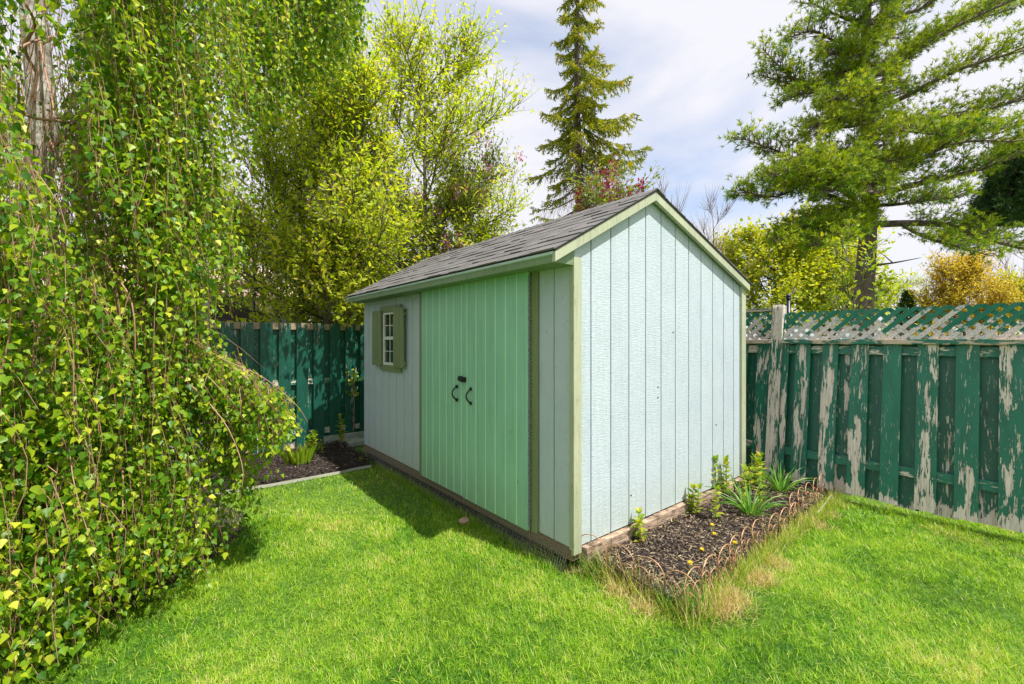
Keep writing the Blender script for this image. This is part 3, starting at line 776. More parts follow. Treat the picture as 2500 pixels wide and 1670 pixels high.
def dandelion(p, h, label):
    t = thing('dandelion', p, label, 'flower', 'yellow dandelions in the bed'); m = MB()
    m.tube([(0, 0, -.01), (.006, 0, h*.6), (.004, .004, h)], .0022, 5); m.build('stem', M['blade'], t)
    n = 46; an = rng.uniform(0, 6.28, n); el = rng.uniform(-.1, 1.2, n)
    scatter('flower_head', np.tile([.004, .004, h], (n, 1)), np.c_[np.cos(an), np.sin(an), el], np.tile([0, 0, 1.], (n, 1)), .017, .006, NEEDLE, M['yellow'], t)
    n = 9; an = rng.uniform(0, 6.28, n)
    scatter('leaves', np.zeros((n, 3)), np.c_[np.cos(an), np.sin(an), .35+0*an], np.tile([0, 0, 1.], (n, 1)), .075, .022, LANCE, M['shoot'], t)
dandelion((1.13, -.33, .03), .07, 'yellow dandelion in the open mulch, farthest back')
dandelion((1.02, -.40, .03), .06, 'yellow dandelion in the open mulch, just in front of the farthest one')
dandelion((.73, -.46, .03), .06, 'yellow dandelion alone in the middle of the mulch')
dandelion((.95, -.57, .03), .08, 'yellow dandelion under the front arches of the border, right one')
dandelion((.40, -.56, .03), .12, 'yellow dandelion with a big leaf at the lawn corner of the bed')
# dead stump sapling, rod, red cane
t = thing('dead_shrub', (2.93, -.2, 0), 'cut bare trunk with a tangle of dead twigs in front of the fence post', 'shrub')
m = MB(); m.tube([(0, 0, -.02), (-.01, 0, .2), (.02, -.01, .42)], [.035, .028, .024], 8); m.build('trunk', M['bark'], t, smooth=True)
m = MB()
for i in range(110):
    a_ = random.uniform(0, 6.28); e = random.uniform(-.7, .9); d = np.array([math.cos(a_)*.8, math.sin(a_), e]); p0 = np.array([.0, 0, random.uniform(.28, .46)])
    L_ = random.uniform(.05, .17); m.tube([p0, p0+d*L_*.5+rv(1, .012)[0], p0+d*L_+rv(1, .02)[0]], [.0022, .0016, .001], 3)
m.build('twigs', M['chip_straw'], t)
t = thing('metal_rod', (2.72, -.36, 0), 'thin grey metal rod leaning against the peeling fence', 'rod')
m = MB(); m.tube([(.0, 0, -.02), (.18, -.03, 1.0)], .005, 6); m.build('rod', M['wire'], t)
t = thing('dry_cane', (2.55, -.06, 0), 'short reddish dry canes beside the far shed corner', 'plant')
m = MB()
for i in range(4): m.tube([(i*.012, 0, 0), (i*.014+.01*i, .0, .25), (.05+.012*i, .01, .42-.05*i)], [.006, .005, .003], 5)
m.build('canes', simple('red_cane', (.40, .14, .08), .7, (.22, .07, .04)), t)
# left bed plants
shoot_plant((-.10, 4.15, .03), .42, 2, 'leafy stem in front of the dark fence beside the shed', leaf=.08, name='shrub_shoot')
shoot_plant((-.42, 3.86, .03), .20, 2, 'small pale green seedling in the back bed mulch', leaf=.05, name='seedling')
shoot_plant((-.16, 3.25, .02), .06, 2, 'tiny green weed at the edge of the back bed', leaf=.04, name='seedling')
t = thing('hosta', (-.74, 3.60, .02), 'clump of upright broad young leaves in the back bed', 'plant')
n = 60; an = rng.uniform(0, 6.28, n); r = rng.random(n)*.16
P = np.c_[r*np.cos(an), r*np.sin(an), np.zeros(n)]; A = np.c_[.35*np.cos(an)*rng.random(n), .35*np.sin(an)*rng.random(n), np.ones(n)]
scatter('leaves', P, A, np.c_[-np.cos(an), -np.sin(an), .2+0*an], rng.uniform(.14, .26, n), rng.uniform(.025, .05, n), OVATE, M['shoot'], t)
shoot_plant((-.50, 3.95, .02), .30, 3, 'green leafy tuft close behind the broad leaved clump', leaf=.08, name='shrub_shoot')
t = thing('climbing_vine', (.15, 4.42, 0), 'few vine leaves hanging on the shaded fence boards', 'vine')
m = MB(); m.tube([(0, .0, 0), (.02, 0, .5), (-.02, 0, 1.0)], .003, 5); m.build('stem', M['birch_twig'], t)
n = 26; P = np.c_[rng.uniform(-.09, .09, n), rng.uniform(-.03, .0, n), rng.uniform(.68, 1.05, n)]
scatter('leaves', P, rv(n, .4)+[0, -.5, -.3], rv(n, .3)+[0, -1, .5], .065, .045, OVATE, M['green_leaf'], t)

# ------------------------------------------------------------------ grass
def inlawn(x, y):
    ok = ~((x > .10) & (x < 3.2) & (y > -.62))           # front bed
    ok &= ~((x > -.04) & (y > -.02))                        # shed
    ok &= ~((y > 3.02) & (x < .1))
    ok &= y < 4.4
    return ok
def grass(n, dmin, dmax, hmean, wd, name='grass'):
    d = rng.uniform(dmin**.5, dmax**.5, n)**2; u = np.where(rng.random(n) < .87, rng.uniform(-1.3, 1.3, n), rng.uniform(-3.0, 3.0, n))
    X = CAM[0]+d*(C_*u+S_); Y = CAM[1]+d*(-S_*u+C_)
    k = inlawn(X, Y); c = at(60, 900, 2.9); rr = np.hypot(X-c[0], Y-c[1]); k &= (rr > 1.25) | (rng.random(n) < .12)
    k &= (X < 3.15)
    X, Y, d = X[k], Y[k], d[k]; n = len(X)
    clump = np.array([noise.noise(Vector((float(a)*5, float(b)*5, 0))) for a, b in zip(X, Y)])
    cl2 = np.array([noise.noise(Vector((float(a)*17, float(b)*17, 4))) for a, b in zip(X, Y)])
    h = hmean*(1+.35*clump+.3*cl2)*rng.uniform(.55, 1.35, n)
    an = rng.uniform(0, 6.28, n)+clump*3; le = rng.uniform(.15, 1.1, n)
    A = np.c_[np.cos(an)*le, np.sin(an)*le, np.ones(n)]
    Nn = np.c_[-np.cos(an), -np.sin(an), .6+0*an]
    cl3 = np.array([noise.noise(Vector((float(a)*1.6, float(b)*1.6, 9))) for a, b in zip(X, Y)])
    var = np.clip(.46+.42*cl2+.35*clump+.45*cl3+rng.normal(size=n)*.27, 0, 1)
    return scatter(name, np.c_[X, Y, np.full(n, -.014)], A, -Nn, h, rng.uniform(.7, 1.3, n)*wd*np.clip(d/2.6, .8, 1.8), BLADE, M['grass'], var=var)
tag(grass(340000, 1.5, 3.6, .034, .0029), kind='stuff')
tag(grass(200000, 3.4, 8.5, .038, .0037), kind='stuff')
def stray(n):
    d = rng.uniform(1.6, 6, n); u = rng.uniform(-1.3, 1.3, n); X = CAM[0]+d*(C_*u+S_); Y = CAM[1]+d*(-S_*u+C_); k = inlawn(X, Y) & (X < 2.8); X, Y = X[k], Y[k]; n = len(X)
    an = rng.uniform(0, 6.28, n); le = rng.uniform(.6, 2.6, n)
    return scatter('grass', np.c_[X, Y, np.full(n, .008)], np.c_[np.cos(an)*le, np.sin(an)*le, np.ones(n)], -np.c_[-np.cos(an), -np.sin(an), .6+0*an], rng.uniform(.025, .05, n), .0026, BLADE, M['grass'], var=rng.uniform(.6, 1.0, n))
tag(stray(22000), kind='stuff')
def tufts(name, pts, n, hm, spread, mat, lean=.5, wd=.003):
    P = []
    for (x, y) in pts: q = rng.normal(size=(n, 2))*spread; P.append(np.c_[x+q[:, 0], y+q[:, 1], np.full(n, -.01)])
    P = np.concatenate(P); n = len(P); an = rng.uniform(0, 6.28, n); le = rng.uniform(.05, lean, n)
    k = ~((P[:, 0] > .03) & (P[:, 1] > -.02)); P, an, le = P[k], an[k], le[k]; n = len(P)
    return tag(scatter(name, P, np.c_[np.cos(an)*le, np.sin(an)*le, np.ones(n)], np.c_[np.cos(an), np.sin(an), .5+0*an], rng.uniform(.5, 1.2, n)*hm, wd, BLADE, M[mat]), kind='stuff')
edge = [(.02+.12*u, .30-.5*u) for u in np.linspace(0, 1, 12)]+[(.13, -.18-.5*u) for u in np.linspace(0, 1, 14)]+[(.13+2.8*u, -.70+.07*u) for u in np.linspace(0, 1, 50)]
tufts('tall_grass', edge, 40, .06, .03, 'grass', .8)
tufts('tall_grass', [(.16, -.66), (.2, -.68), (.14, -.6), (.05, .05), (.07, -.08), (.12, -.1), (.25, -.68)], 45, .17, .035, 'blade', .45, .0042)
tufts('dry_grass', [(.14, .0), (.09, .02), (.30, -.74), (.42, -.74), (.5, -.78), (.36, -.78), (.78, -.76), (.86, -.77), (1.1, -.76), (.06, -.3), (.03, -.5), (.5, -.70), (2.0, -.72), (2.3, -.70), (2.65, -.66)], 330, .075, .05, 'dry', 1.6, .0028)
tufts('dry_grass', edge, 16, .17, .04, 'dry', 1.0, .0026)
tufts('tall_grass', edge, 16, .15, .045, 'shoot', .8, .0034)
tufts('tall_grass', [(.13+2.8*random.random(), -.66-.06*random.random()) for _ in range(34)], 18, .13, .03, 'grass', .5, .0034)
tufts('tall_grass', [(-.05-.02*random.random(), y) for y in np.linspace(.1, 3.3, 46)], 60, .075, .03, 'grass', .8)
tufts('tall_grass', [(2.74+.03*random.random(), random.uniform(-3, -.7)) for _ in range(26)], 50, .07, .03, 'grass', .8)
tufts('dry_grass', [(2.62, -1.45), (2.55, -1.6), (2.66, -1.3), (-.14, 2.3), (-.1, 2.6)], 160, .04, .08, 'dry', 1.6, .0028)

# ------------------------------------------------------------------ trees
def walk(p, d, L_, n, up=0.0, wob=.1, out=None):
    """polyline that starts at p in direction d, bending towards +z by up"""
    pts = [np.array(p, float)]; d = np.array(d, float); d /= np.linalg.norm(d)
    for i in range(n):
        d = d+rng.normal(size=3)*wob+np.array([0, 0, up]); d /= np.linalg.norm(d)
        pts.append(pts[-1]+d*L_/n)
    return np.array(pts)
def interp(pts, t):
    s = t*(len(pts)-1); i = min(int(s), len(pts)-2); return pts[i]+(pts[i+1]-pts[i])*(s-i)
def perp(d, up=0.0):
    v = rng.normal(size=3); d = d/np.linalg.norm(d); v -= d*v.dot(d); v /= np.linalg.norm(v); return v

class Leaves:
    def __init__(s): s.c = []
    def add(s, P, A, Nn, Ls, V): s.c.append((P, A, Nn, Ls, V))
    def build(s, name, tpl, ratio, mat, parent, org):
        P, A, Nn, Ls, V = [np.concatenate([c[i] for c in s.c]) for i in range(5)]
        return scatter(name, P, A, Nn, Ls, Ls*ratio, tpl, mat, parent, org, var=np.clip(V, 0, 1))
def interpn(pts, u):
    s = np.clip(u, 0, .9999)*(len(pts)-1); i = s.astype(int); f = (s-i)[:, None]; return pts[i]*(1-f)+pts[i+1]*f
def perpn(d, n):
    v = rng.normal(size=(n, 3)); v -= np.outer(v@d, d); return v/(np.linalg.norm(v, axis=1)[:, None]+1e-9)

# -- weeping birch
tb = at(14, 1000, 2.95); tb[2] = 0
birch = thing('weeping_birch', tb, 'weeping birch with curtains of hanging leafy twigs down to the lawn', 'tree')
m = MB(tb)
tr = [tb+[0, 0, -.05], at(8, 1040, 2.95), at(35, 711, 2.95), at(75, 500, 2.95), at(112, 345, 2.95), at(97, 192, 2.95), at(82, 38, 2.95), at(85, -200, 3.0), at(110, -500, 3.05), at(140, -800, 3.1)]
m.tube(tr, [.12, .10, .085, .08, .075, .072, .068, .05, .035, .015], 12)
m.build('trunk', M['birch_bark'], birch, smooth=True)
mb = MB(tb)
limbs = [([(115, 360, 2.95), (170, 330, 2.8), (165, 300, 2.4), (60, 280, 2.2), (45, 200, 2.0)], .022),
         ([(97, 190, 2.95), (60, 120, 2.6), (85, 60, 2.3), (60, 0, 2.2), (70, -60, 2.3)], .018),
         ([(97, 110, 2.9), (135, 90, 2.6), (60, 110, 2.3), (48, 160, 2.2), (65, 270, 2.15)], .013),
         ([(90, 60, 2.9), (110, 170, 2.5), (130, 260, 2.3), (128, 330, 2.25)], .011),
         ([(120, 380, 2.95), (180, 300, 2.7), (205, 270, 2.5), (205, 360, 2.4), (225, 560, 2.4), (240, 800, 2.4)], .012),
         ([(110, 300, 2.95), (160, 290, 2.8), (150, 380, 2.7), (130, 420, 2.6)], .014),
         ([(82, 40, 2.95), (250, -60, 2.9), (400, -80, 2.8), (560, 60, 2.9), (610, 300, 3.0)], .014),
         ([(90, -180, 3.0), (300, -260, 3.6), (560, -260, 4.3), (780, -120, 4.9), (880, 60, 5.2)], .03),
         ([(90, -280, 3.0), (250, -450, 3.8), (560, -350, 4.6), (720, -120, 5.2)], .026),
         ([(100, 300, 2.95), (230, 560, 2.7), (260, 640, 2.4), (322, 740, 2.3), (330, 900, 2.3)], .012),
         ([(60, 560, 2.95), (280, 700, 2.8), (420, 800, 2.6), (530, 870, 2.6), (640, 920, 2.6), (720, 985, 2.6), (752, 1032, 2.6)], .006),
         ([(40, 700, 2.95), (120, 760, 2.6), (160, 890, 2.2), (190, 990, 2.1), (240, 1180, 2.1), (280, 1330, 2.1)], .006),
         ([(45, 640, 2.95), (250, 780, 2.6), (420, 900, 2.5), (540, 1020, 2.5), (590, 1130, 2.5), (590, 1200, 2.5)], .008),
         ([(30, 800, 2.95), (260, 1080, 2.4), (300, 1200, 2.2), (280, 1400, 2.15), (262, 1500, 2.15)], .008),
         ([(50, 620, 2.95), (300, 760, 2.9), (520, 900, 3.0), (640, 1000, 3.0), (700, 1080, 3.0)], .008)]
def smooth(pts, n=4):
    pts = np.array(pts, float); o = []
    for i in range(len(pts)-1):
        p0, p1, p2, p3 = pts[max(i-1, 0)], pts[i], pts[i+1], pts[min(i+2, len(pts)-1)]
        for k in range(n):
            t = k/n; o.append(.5*((2*p1)+(-p0+p2)*t+(2*p0-5*p1+4*p2-p3)*t*t+(-p0+3*p1-3*p2+p3)*t**3))
    o.append(pts[-1]); return np.array(o)
for pl, r in limbs:
    P = smooth([at(*q) for q in pl]); mb.tube(P, np.linspace(r*.6, r*.2, len(P)), 6)
lv = Leaves(); st = MB(tb); axisx, axisy = tb[0], tb[1]
def strand(px, d, pyt, pyb, leaf, spacing, drift=1.0, rad=.0021, zmin=.03, tilt=(0., 0.)):
    p0 = at(px, pyt, d); p1 = at(px, pyb, d); zb_ = max(p1[2], zmin+.12*random.random()); Ln = p0[2]-zb_
    if Ln < .15: return
    rd = np.array([p0[0]-axisx, p0[1]-axisy, 0.]); rd /= np.linalg.norm(rd)+1e-6
    n = max(4, int(Ln/.11)); pts = []
    sw = rng.normal(size=2)*.045; ph = random.uniform(0, 6); off = (.20*Ln**.9*drift)*random.uniform(.2, 1.35)
    for i in range(n+1):
        u = i/n; q = p0+rd*(off*(u-.55)*(1.2-.3*u))
        q = q+np.array([sw[0]*math.sin(ph+u*5)+tilt[0]*u*Ln, sw[1]*math.cos(ph+u*4)+tilt[1]*u*Ln, 0]); q[2] = p0[2]-Ln*u; pts.append(q)
    pts = np.array(pts); st.tube(pts, np.linspace(rad, rad*.5, n+1), 3)
    k = max(2, int(Ln/spacing)); vb = .10*rng.normal(); u = (np.arange(k)+rng.random(k))/k; q = interpn(pts, u)
    a_ = rng.uniform(0, 6.28, k); o = np.c_[np.cos(a_), np.sin(a_), -.25+0*a_]; r_ = rng.uniform(.01, .05, k)[:, None]
    lv.add(q+o*r_, o*.55+np.array([[0, 0, -1.]])*rng.uniform(.15, 1.2, k)[:, None]+rng.normal(size=(k, 3))*.28,
           o*rng.uniform(.2, 1.2, k)[:, None]+np.array([[.1, -.45, .75]])*rng.uniform(.2, 1.3, k)[:, None]+rng.normal(size=(k, 3))*.3,
           leaf*rng.uniform(.5, 1.3, k), .48+1.3*vb+.26*rng.normal(size=k))
dfx = [-300, -100, 100, 200, 340, 450, 600, 760]; dfy = [1.5, 1.65, 1.85, 2.0, 2.25, 2.42, 2.75, 2.9]
bx = [-300, 100, 200, 300, 345, 400, 500, 560, 600, 650, 700, 752]; byy = [1700, 1680, 1610, 1550, 1500, 1440, 1380, 1270, 1180, 1120, 1060, 1030]
def clump(n, cx, d, top, bot, per, leaf=.033, spacing=.0195, drift=1.0, sx=15, sd=.07, hide=True):
    tl = rng.normal(size=2)*.085
    for _ in range(per):
        px = cx+rng.normal()*sx; dd = d+rng.normal()*sd; a, b = top+rng.normal()*60, bot-abs(rng.normal())*45
        lim = np.interp(px, bx, byy)
        if px > 480 and b > 700: a = max(a, 800+(px-470)*.71)
        strand(px, dd, a, min(b, lim+30), leaf, spacing, drift, tilt=tl+rng.normal(size=2)*.04)
# lower skirt
for i in range(125):
    px = random.uniform(-260, 600); d = np.interp(px, dfx, dfy)+abs(rng.normal())*.32; b = np.interp(px, bx, byy)-(0 if random.random() < .55 else random.uniform(40, 300))
    if px > 400 and random.random() < .5: continue
    clump(i, px, d, b-random.uniform(300, 700), b+30, random.randint(4, 8))
# flare over the fence
for i in range(46):
    px = random.uniform(480, 745); d = 2.6+abs(rng.normal())*.2
    top = 812+(px-470)*.72; b = min(np.interp(px, bx, byy), top+random.uniform(90, 380)); clump(i, px, d, top+10, b, random.randint(4, 8), .033, .022, .9, 12, .05)
# middle and upper curtain
for i in range(185):
    px = random.triangular(-260, 610, 400) if i % 2 else random.uniform(-260, 590); d = np.interp(px, dfx, dfy)+.05+abs(rng.normal())*.45
    lim = np.interp(px, [-300, 440, 510, 570, 610, 630], [1150, 1050, 900, 700, 520, 300])
    top = random.uniform(-430, lim-250); b = min(lim, top+random.uniform(260, 700))
    if -5 < px < 185 and d < 2.98 and top < 360:
        if random.random() < .95: continue
    clump(i, px, d, top, b, random.randint(5, 10), .033, .021, 1.0)
# far side of the crown, fine in the picture
for i in range(1700):
    px = random.uniform(180, 885) if i % 3 else random.uniform(560, 885); d = random.uniform(4.0, 5.6)
    lim = np.interp(px, [150, 600, 700, 800, 850, 890], [330, 330, 270, 210, 190, 120])*random.uniform(.55, 1.12)
    pyt = random.uniform(-620, lim-120); pyb = min(lim, pyt+random.uniform(120, 380))
    strand(px, d, pyt, pyb, .045, .031, .3, .0016)
# tall trunk-side strands of bare brown twigs
for i in range(300):
    px = random.triangular(-80, 480, 130); d = random.uniform(2.35, 2.95); p = at(px, random.uniform(-100, 800), d)
    P = walk(p, (.1*rng.normal(), .1*rng.normal(), -1), random.uniform(.5, 1.3), 6, -.02, .11); P[:, 2] = np.maximum(P[:, 2], .02)
    st.tube(P, [.0008, .0016, .0022, .0022, .002, .0014, .0008], 3)
mb.build('branches', M['birch_twig'], birch, smooth=True)
st.build('hanging_twigs', M['birch_twig'], birch)
lv.build('leaves', BIRCH, .92, M['birch_leaf'], birch, tb)
# -- generic broadleaf tree
def broadleaf(name, label, base, H, spread, leaf, mat, nl=9, nb=7, ns=6, seed=1, trunk_r=.08, start=.25, tip_up=.08, cat='tree', group=None, spacing=.06,
              ratio=.5, tpl=OVATE, bark='bark', lean=(0, 0), dense=1.0, shoots=.55, droop=0.0, top=1.0, vmean=.5, barkk=5):
    global rng
    rs = rng; rng = np.random.default_rng(seed)
    base = np.array(base, float); t = thing(name, base, label, cat, group); m = MB(base); lv = Leaves()
    tp = smooth([base, base+[lean[0]*.3, lean[1]*.3, H*.35], base+[lean[0]*.7+.08*rng.normal(), lean[1]*.7, H*.65], base+[lean[0], lean[1], H*.95]], 5)
    m.tube(tp, np.linspace(trunk_r, trunk_r*.15, len(tp)), 8)
    def shoot(p, d, L_):
        P = walk(p, d, L_, 4, tip_up-droop, .06); m.tube(P, [.0045, .004, .003, .002, .0015], 3)
        k = max(2, int(L_/spacing*dense)); ax = P[-1]-P[0]; ax /= np.linalg.norm(ax)+1e-9; vb = .12*rng.normal()
        u = (np.arange(k)+rng.random(k))/k; q = interpn(P, u); o = perpn(ax, k)
        lv.add(q+o*rng.random((k, 1))*.04, o*.8+ax*.75+rng.normal(size=(k, 3))*.2, ax-o*.5+np.array([[.05, -.3, .7]])+rng.normal(size=(k, 3))*.3,
               leaf*rng.uniform(.6, 1.25, k), vmean+vb+.2*rng.normal(size=k)+.15*u)
    for i in range(nl):
        h = start+(1-start)*(i+.3*rng.random())/nl; p = interp(tp, min(h, .97)); a = i*2.4+rng.random()
        e = .25+.75*h; Lb = spread*(1.0-.55*h*(1 if h > .5 else .6))*rng.uniform(.75, 1.1)*top
        d = np.array([math.cos(a), math.sin(a), e]); P = walk(p, d, Lb, 7, tip_up-droop, .10)
        m.tube(P, np.linspace(trunk_r*.36*(1.15-h*.6), .006, 8), barkk)
        for j in range(nb):
            u = .2+.8*(j+rng.random()*.6)/nb; q = interp(P, min(u, 1)); ax = P[min(int(u*7)+1, 7)]-P[max(int(u*7)-1, 0)]; ax /= np.linalg.norm(ax)
            d2 = ax*.7+perp(ax)*.85+np.array([0, 0, .25+tip_up]); L2 = Lb*(.5-.25*u)*rng.uniform(.6, 1.2)+.15
            P2 = walk(q, d2, L2, 5, tip_up-droop, .09); m.tube(P2, np.linspace(.010, .004, 6), 4)
            for k in range(ns):
                v = .1+.9*(k+rng.random())/ns; q2 = interp(P2, min(v, 1)); ax2 = P2[-1]-P2[0]; ax2 /= np.linalg.norm(ax2)+1e-9
                shoot(q2, ax2*.6+perp(ax2)*.8+np.array([0, 0, .3+tip_up*2]), shoots*rng.uniform(.4, 1.15))
            shoot(P2[-1], ax2+np.array([0, 0, .3]), shoots)
        shoot(P[-1], P[-1]-P[-2], shoots*1.3)
    m.build('trunk', M[bark], t, smooth=True); lv.build('crown', tpl, ratio, M[mat], t, base)
    rng = rs; return t
def base_at(px, d): p = at(px, 900, d); p[2] = 0; return p
G = 'young leafy trees behind the back fence'
broadleaf('cherry_tree', 'open crowned young tree with upright leafy shoots, tallest beside the spruce', base_at(1037, 8.2), 6.6, 3.0, .084, 'cherry_leaf', 16, 12, 11, 11, .085, .30, .08, group=G, spacing=.066)
broadleaf('cherry_tree', 'bushy young tree whose grey trunk rises just left of the shed roof end', base_at(842, 6.9), 4.8, 2.3, .085, 'cherry_leaf', 16, 12, 11, 23, .06, .28, .07, group=G, spacing=.066)
broadleaf('cherry_tree', 'leafy young tree with a straight trunk behind the fence next to the birch', base_at(738, 7.4), 6.2, 2.6, .085, 'cherry_leaf', 16, 12, 11, 31, .065, .22, .10, group=G, spacing=.066)
broadleaf('leafy_shrub', 'bright yellow green bush leaning over the fence top beside the shed eave', base_at(800, 6.5), 2.9, 1.3, .085, 'cherry_leaf', 13, 9, 8, 45, .04, .3, .03, cat='shrub', spacing=.06, vmean=.6)
broadleaf('leafy_shrub', 'tall green bush behind the fence, hidden by the birch curtain', base_at(150, 8.5), 5.6, 2.6, .085, 'green_leaf', 14, 10, 9, 49, .06, .2, .06, cat='shrub')
broadleaf('slender_tree', 'thin reddish stemmed sapling over the dark lean-to roof', base_at(600, 6.6), 4.2, 1.4, .06, 'green_leaf', 9, 6, 5, 5, .035, .35, .02, lean=(.3, .1), spacing=.07)
broadleaf('leafy_shrub', 'dark green undergrowth shrub behind the fence, left of the shed', base_at(900, 8.4), 3.6, 2.0, .085, 'green_leaf', 14, 10, 8, 41, .05, .15, .02, cat='shrub')
broadleaf('leafy_shrub', 'green undergrowth shrub behind the lean-to roof', base_at(640, 9.2), 3.8, 2.1, .09, 'green_leaf', 14, 10, 8, 43, .05, .15, .02, cat='shrub')
broadleaf('leafy_shrub', 'shrub with yellow green leaves low behind the shed roof', base_at(1120, 9.0), 4.0, 2.0, .09, 'cherry_leaf', 14, 10, 8, 47, .05, .15, .04, cat='shrub')
broadleaf('blossom_tree', 'crab apple with pink blossom far behind the young trees', base_at(820, 13), 5.8, 3.4, .11, 'pink_bloom', 13, 9, 8, 53, .09, .25, .03, spacing=.12)
broadleaf('blossom_tree', 'pink flowering tree glimpsed behind the birch and lean-to', base_at(560, 14), 5.4, 3.2, .10, 'pink_bloom', 10, 7, 5, 59, .09, .25, .03, spacing=.13)
broadleaf('blossom_tree', 'pink flowering tree showing between the cherry and the shed roof', base_at(1010, 14.5), 5.6, 3.0, .10, 'pink_bloom', 10, 7, 5, 61, .09, .25, .03, spacing=.14)
# lilac with dark red buds behind the ridge
def lilac(base, H, spread, label, bloom, seed, nblob=26, name='lilac_shrub'):
    t = broadleaf(name, label, base, H, spread, .08, 'lilac_leaf', 11, 9, 7, seed, .04, .3, .09, cat='shrub', spacing=.075)
    r2 = np.random.default_rng(seed); P = []; A = []
    pr = [c for c in t.children if c.name.startswith('crown')][0].data
    co = np.empty(len(pr.vertices)*3, dtype=np.float32); pr.vertices.foreach_get('co', co); co = co.reshape(-1, 3)
    hi = co[co[:, 2] > H*.55]
    for k in range(nblob):
        c = hi[r2.integers(len(hi))]
        for i in range(26): P.append(c+r2.normal(size=3)*[.045, .045, .08]); A.append(r2.normal(size=3))
    scatter('blossom', P, A, r2.normal(size=(len(P), 3)), .035, .03, CHIP, M[bloom], t); return t
lilac(base_at(1475, 7.6), 3.7, 1.5, 'lilac with dark red flower buds rising above the shed ridge', 'red_bloom', 71, 150)
lilac(base_at(1150, 8.6), 4.7, 1.5, 'lilac with a few pale magenta blooms above the shed roof', 'magenta_bloom', 73, 34)

# -- spruce
def spruce(base, H, label, seed, Rl, Rr):
    global rng
    rs = rng; rng = np.random.default_rng(seed)
    t = thing('spruce_tree', base, label, 'tree'); m = MB(base); lv = Leaves(); dead = MB(base)
    tp = smooth([base, base+[.05, 0, H*.35], base+[-.05, .05, H*.6], base+[.05, 0, H]], 6); m.tube(tp, np.linspace(.20, .02, len(tp)), 9)
    right = np.array([C_, -S_, 0]); n = 120
    for i in range(n):
        h = .26+.72*(i/n); p = interp(tp, h); a = i*2.4+rng.random()*.8; o = np.array([math.cos(a), math.sin(a), 0.])
        side = o.dot(right); z = h*H
        R = np.interp(z, Rl[0], Rl[1]) if side < 0 else np.interp(z, Rr[0], Rr[1])
        R *= rng.uniform(.55, 1.12); bare = np.clip((9.3-z)/4.4, .08, .93)
        P = walk(p, o+np.array([0, 0, -.12]), R*1.12, 8, 0, .03)
        for k in range(len(P)): u = k/8; P[k, 2] += R*(-.65*u+.42*u**3.0)
        m.tube(P, np.linspace(.028*(1.2-h), .005, 9), 4)
        nt_ = int(10+R*16)
        for k in range(nt_):
            u = .12+.88*k/nt_; q = interp(P, u); ax = P[min(int(u*8)+1, 8)]-P[max(int(u*8)-1, 0)]; ax /= np.linalg.norm(ax)
            sd = np.cross(ax, [0, 0, 1]); sd /= np.linalg.norm(sd)+1e-9; s = 1 if k % 2 else -1
            Lt = (.18+.26*R*(1-u)**.6)*rng.uniform(.6, 1.2)
            isdead = rng.random() < bare*(1.25-.9*u)+(.12 if z < 8.5 else .0)
            P2 = walk(q, ax*.7+sd*s*.8+np.array([0, 0, -.35 if not isdead else -1.1]), Lt, 4, -.10, .08)
            (dead if isdead else m).tube(P2, [.005, .004, .0035, .003, .002], 3)
            if isdead:
                for _ in range(3):
                    q2 = interp(P2, rng.random()); dead.tube(walk(q2, rng.normal(size=3)*.6+[0, 0, -.9], Lt*.6, 3, -.1, .1), .0022, 3)
                continue
            ng = int(Lt/.011); vb = .32+.2*(z/H)+.14*rng.normal()
            if ng < 2: continue
            a2 = P2[-1]-P2[0]; a2 /= np.linalg.norm(a2)+1e-9; u2 = (np.arange(ng)+rng.random(ng))/ng; oo = perpn(a2, ng)
            lv.add(interpn(P2, u2), a2*.7+oo*.9+np.array([[0, 0, -.15]]), rng.normal(size=(ng, 3)), rng.uniform(.05, .11, ng), vb+.16*rng.normal(size=ng)+.2*u)
    m.build('trunk', M['pine_bark'], t, smooth=True); dead.build('bare_twigs', M['spruce_dead'], t)
    lv.build('crown', NEEDLE, .34, M['spruce'], t, base); rng = rs; return t
sb = at(1414, 900, 12.5); sb[2] = 0
zz = lambda y: 1.455+(831-y)*12.5/F
Z_ = [zz(530), zz(430), zz(340), zz(285), zz(230), zz(160), zz(70), zz(0), zz(-150), zz(-300)]
spruce(sb, zz(-300), 'tall thin spruce with bare hanging lower twigs behind the shed', 3,
       (Z_, [1.15, 1.2, 1.32, 1.15, 1.0, .82, .66, .60, .45, .2]), (Z_, [1.5, 1.75, 1.6, 1.65, 1.6, 1.4, 1.15, .95, .6, .2]))

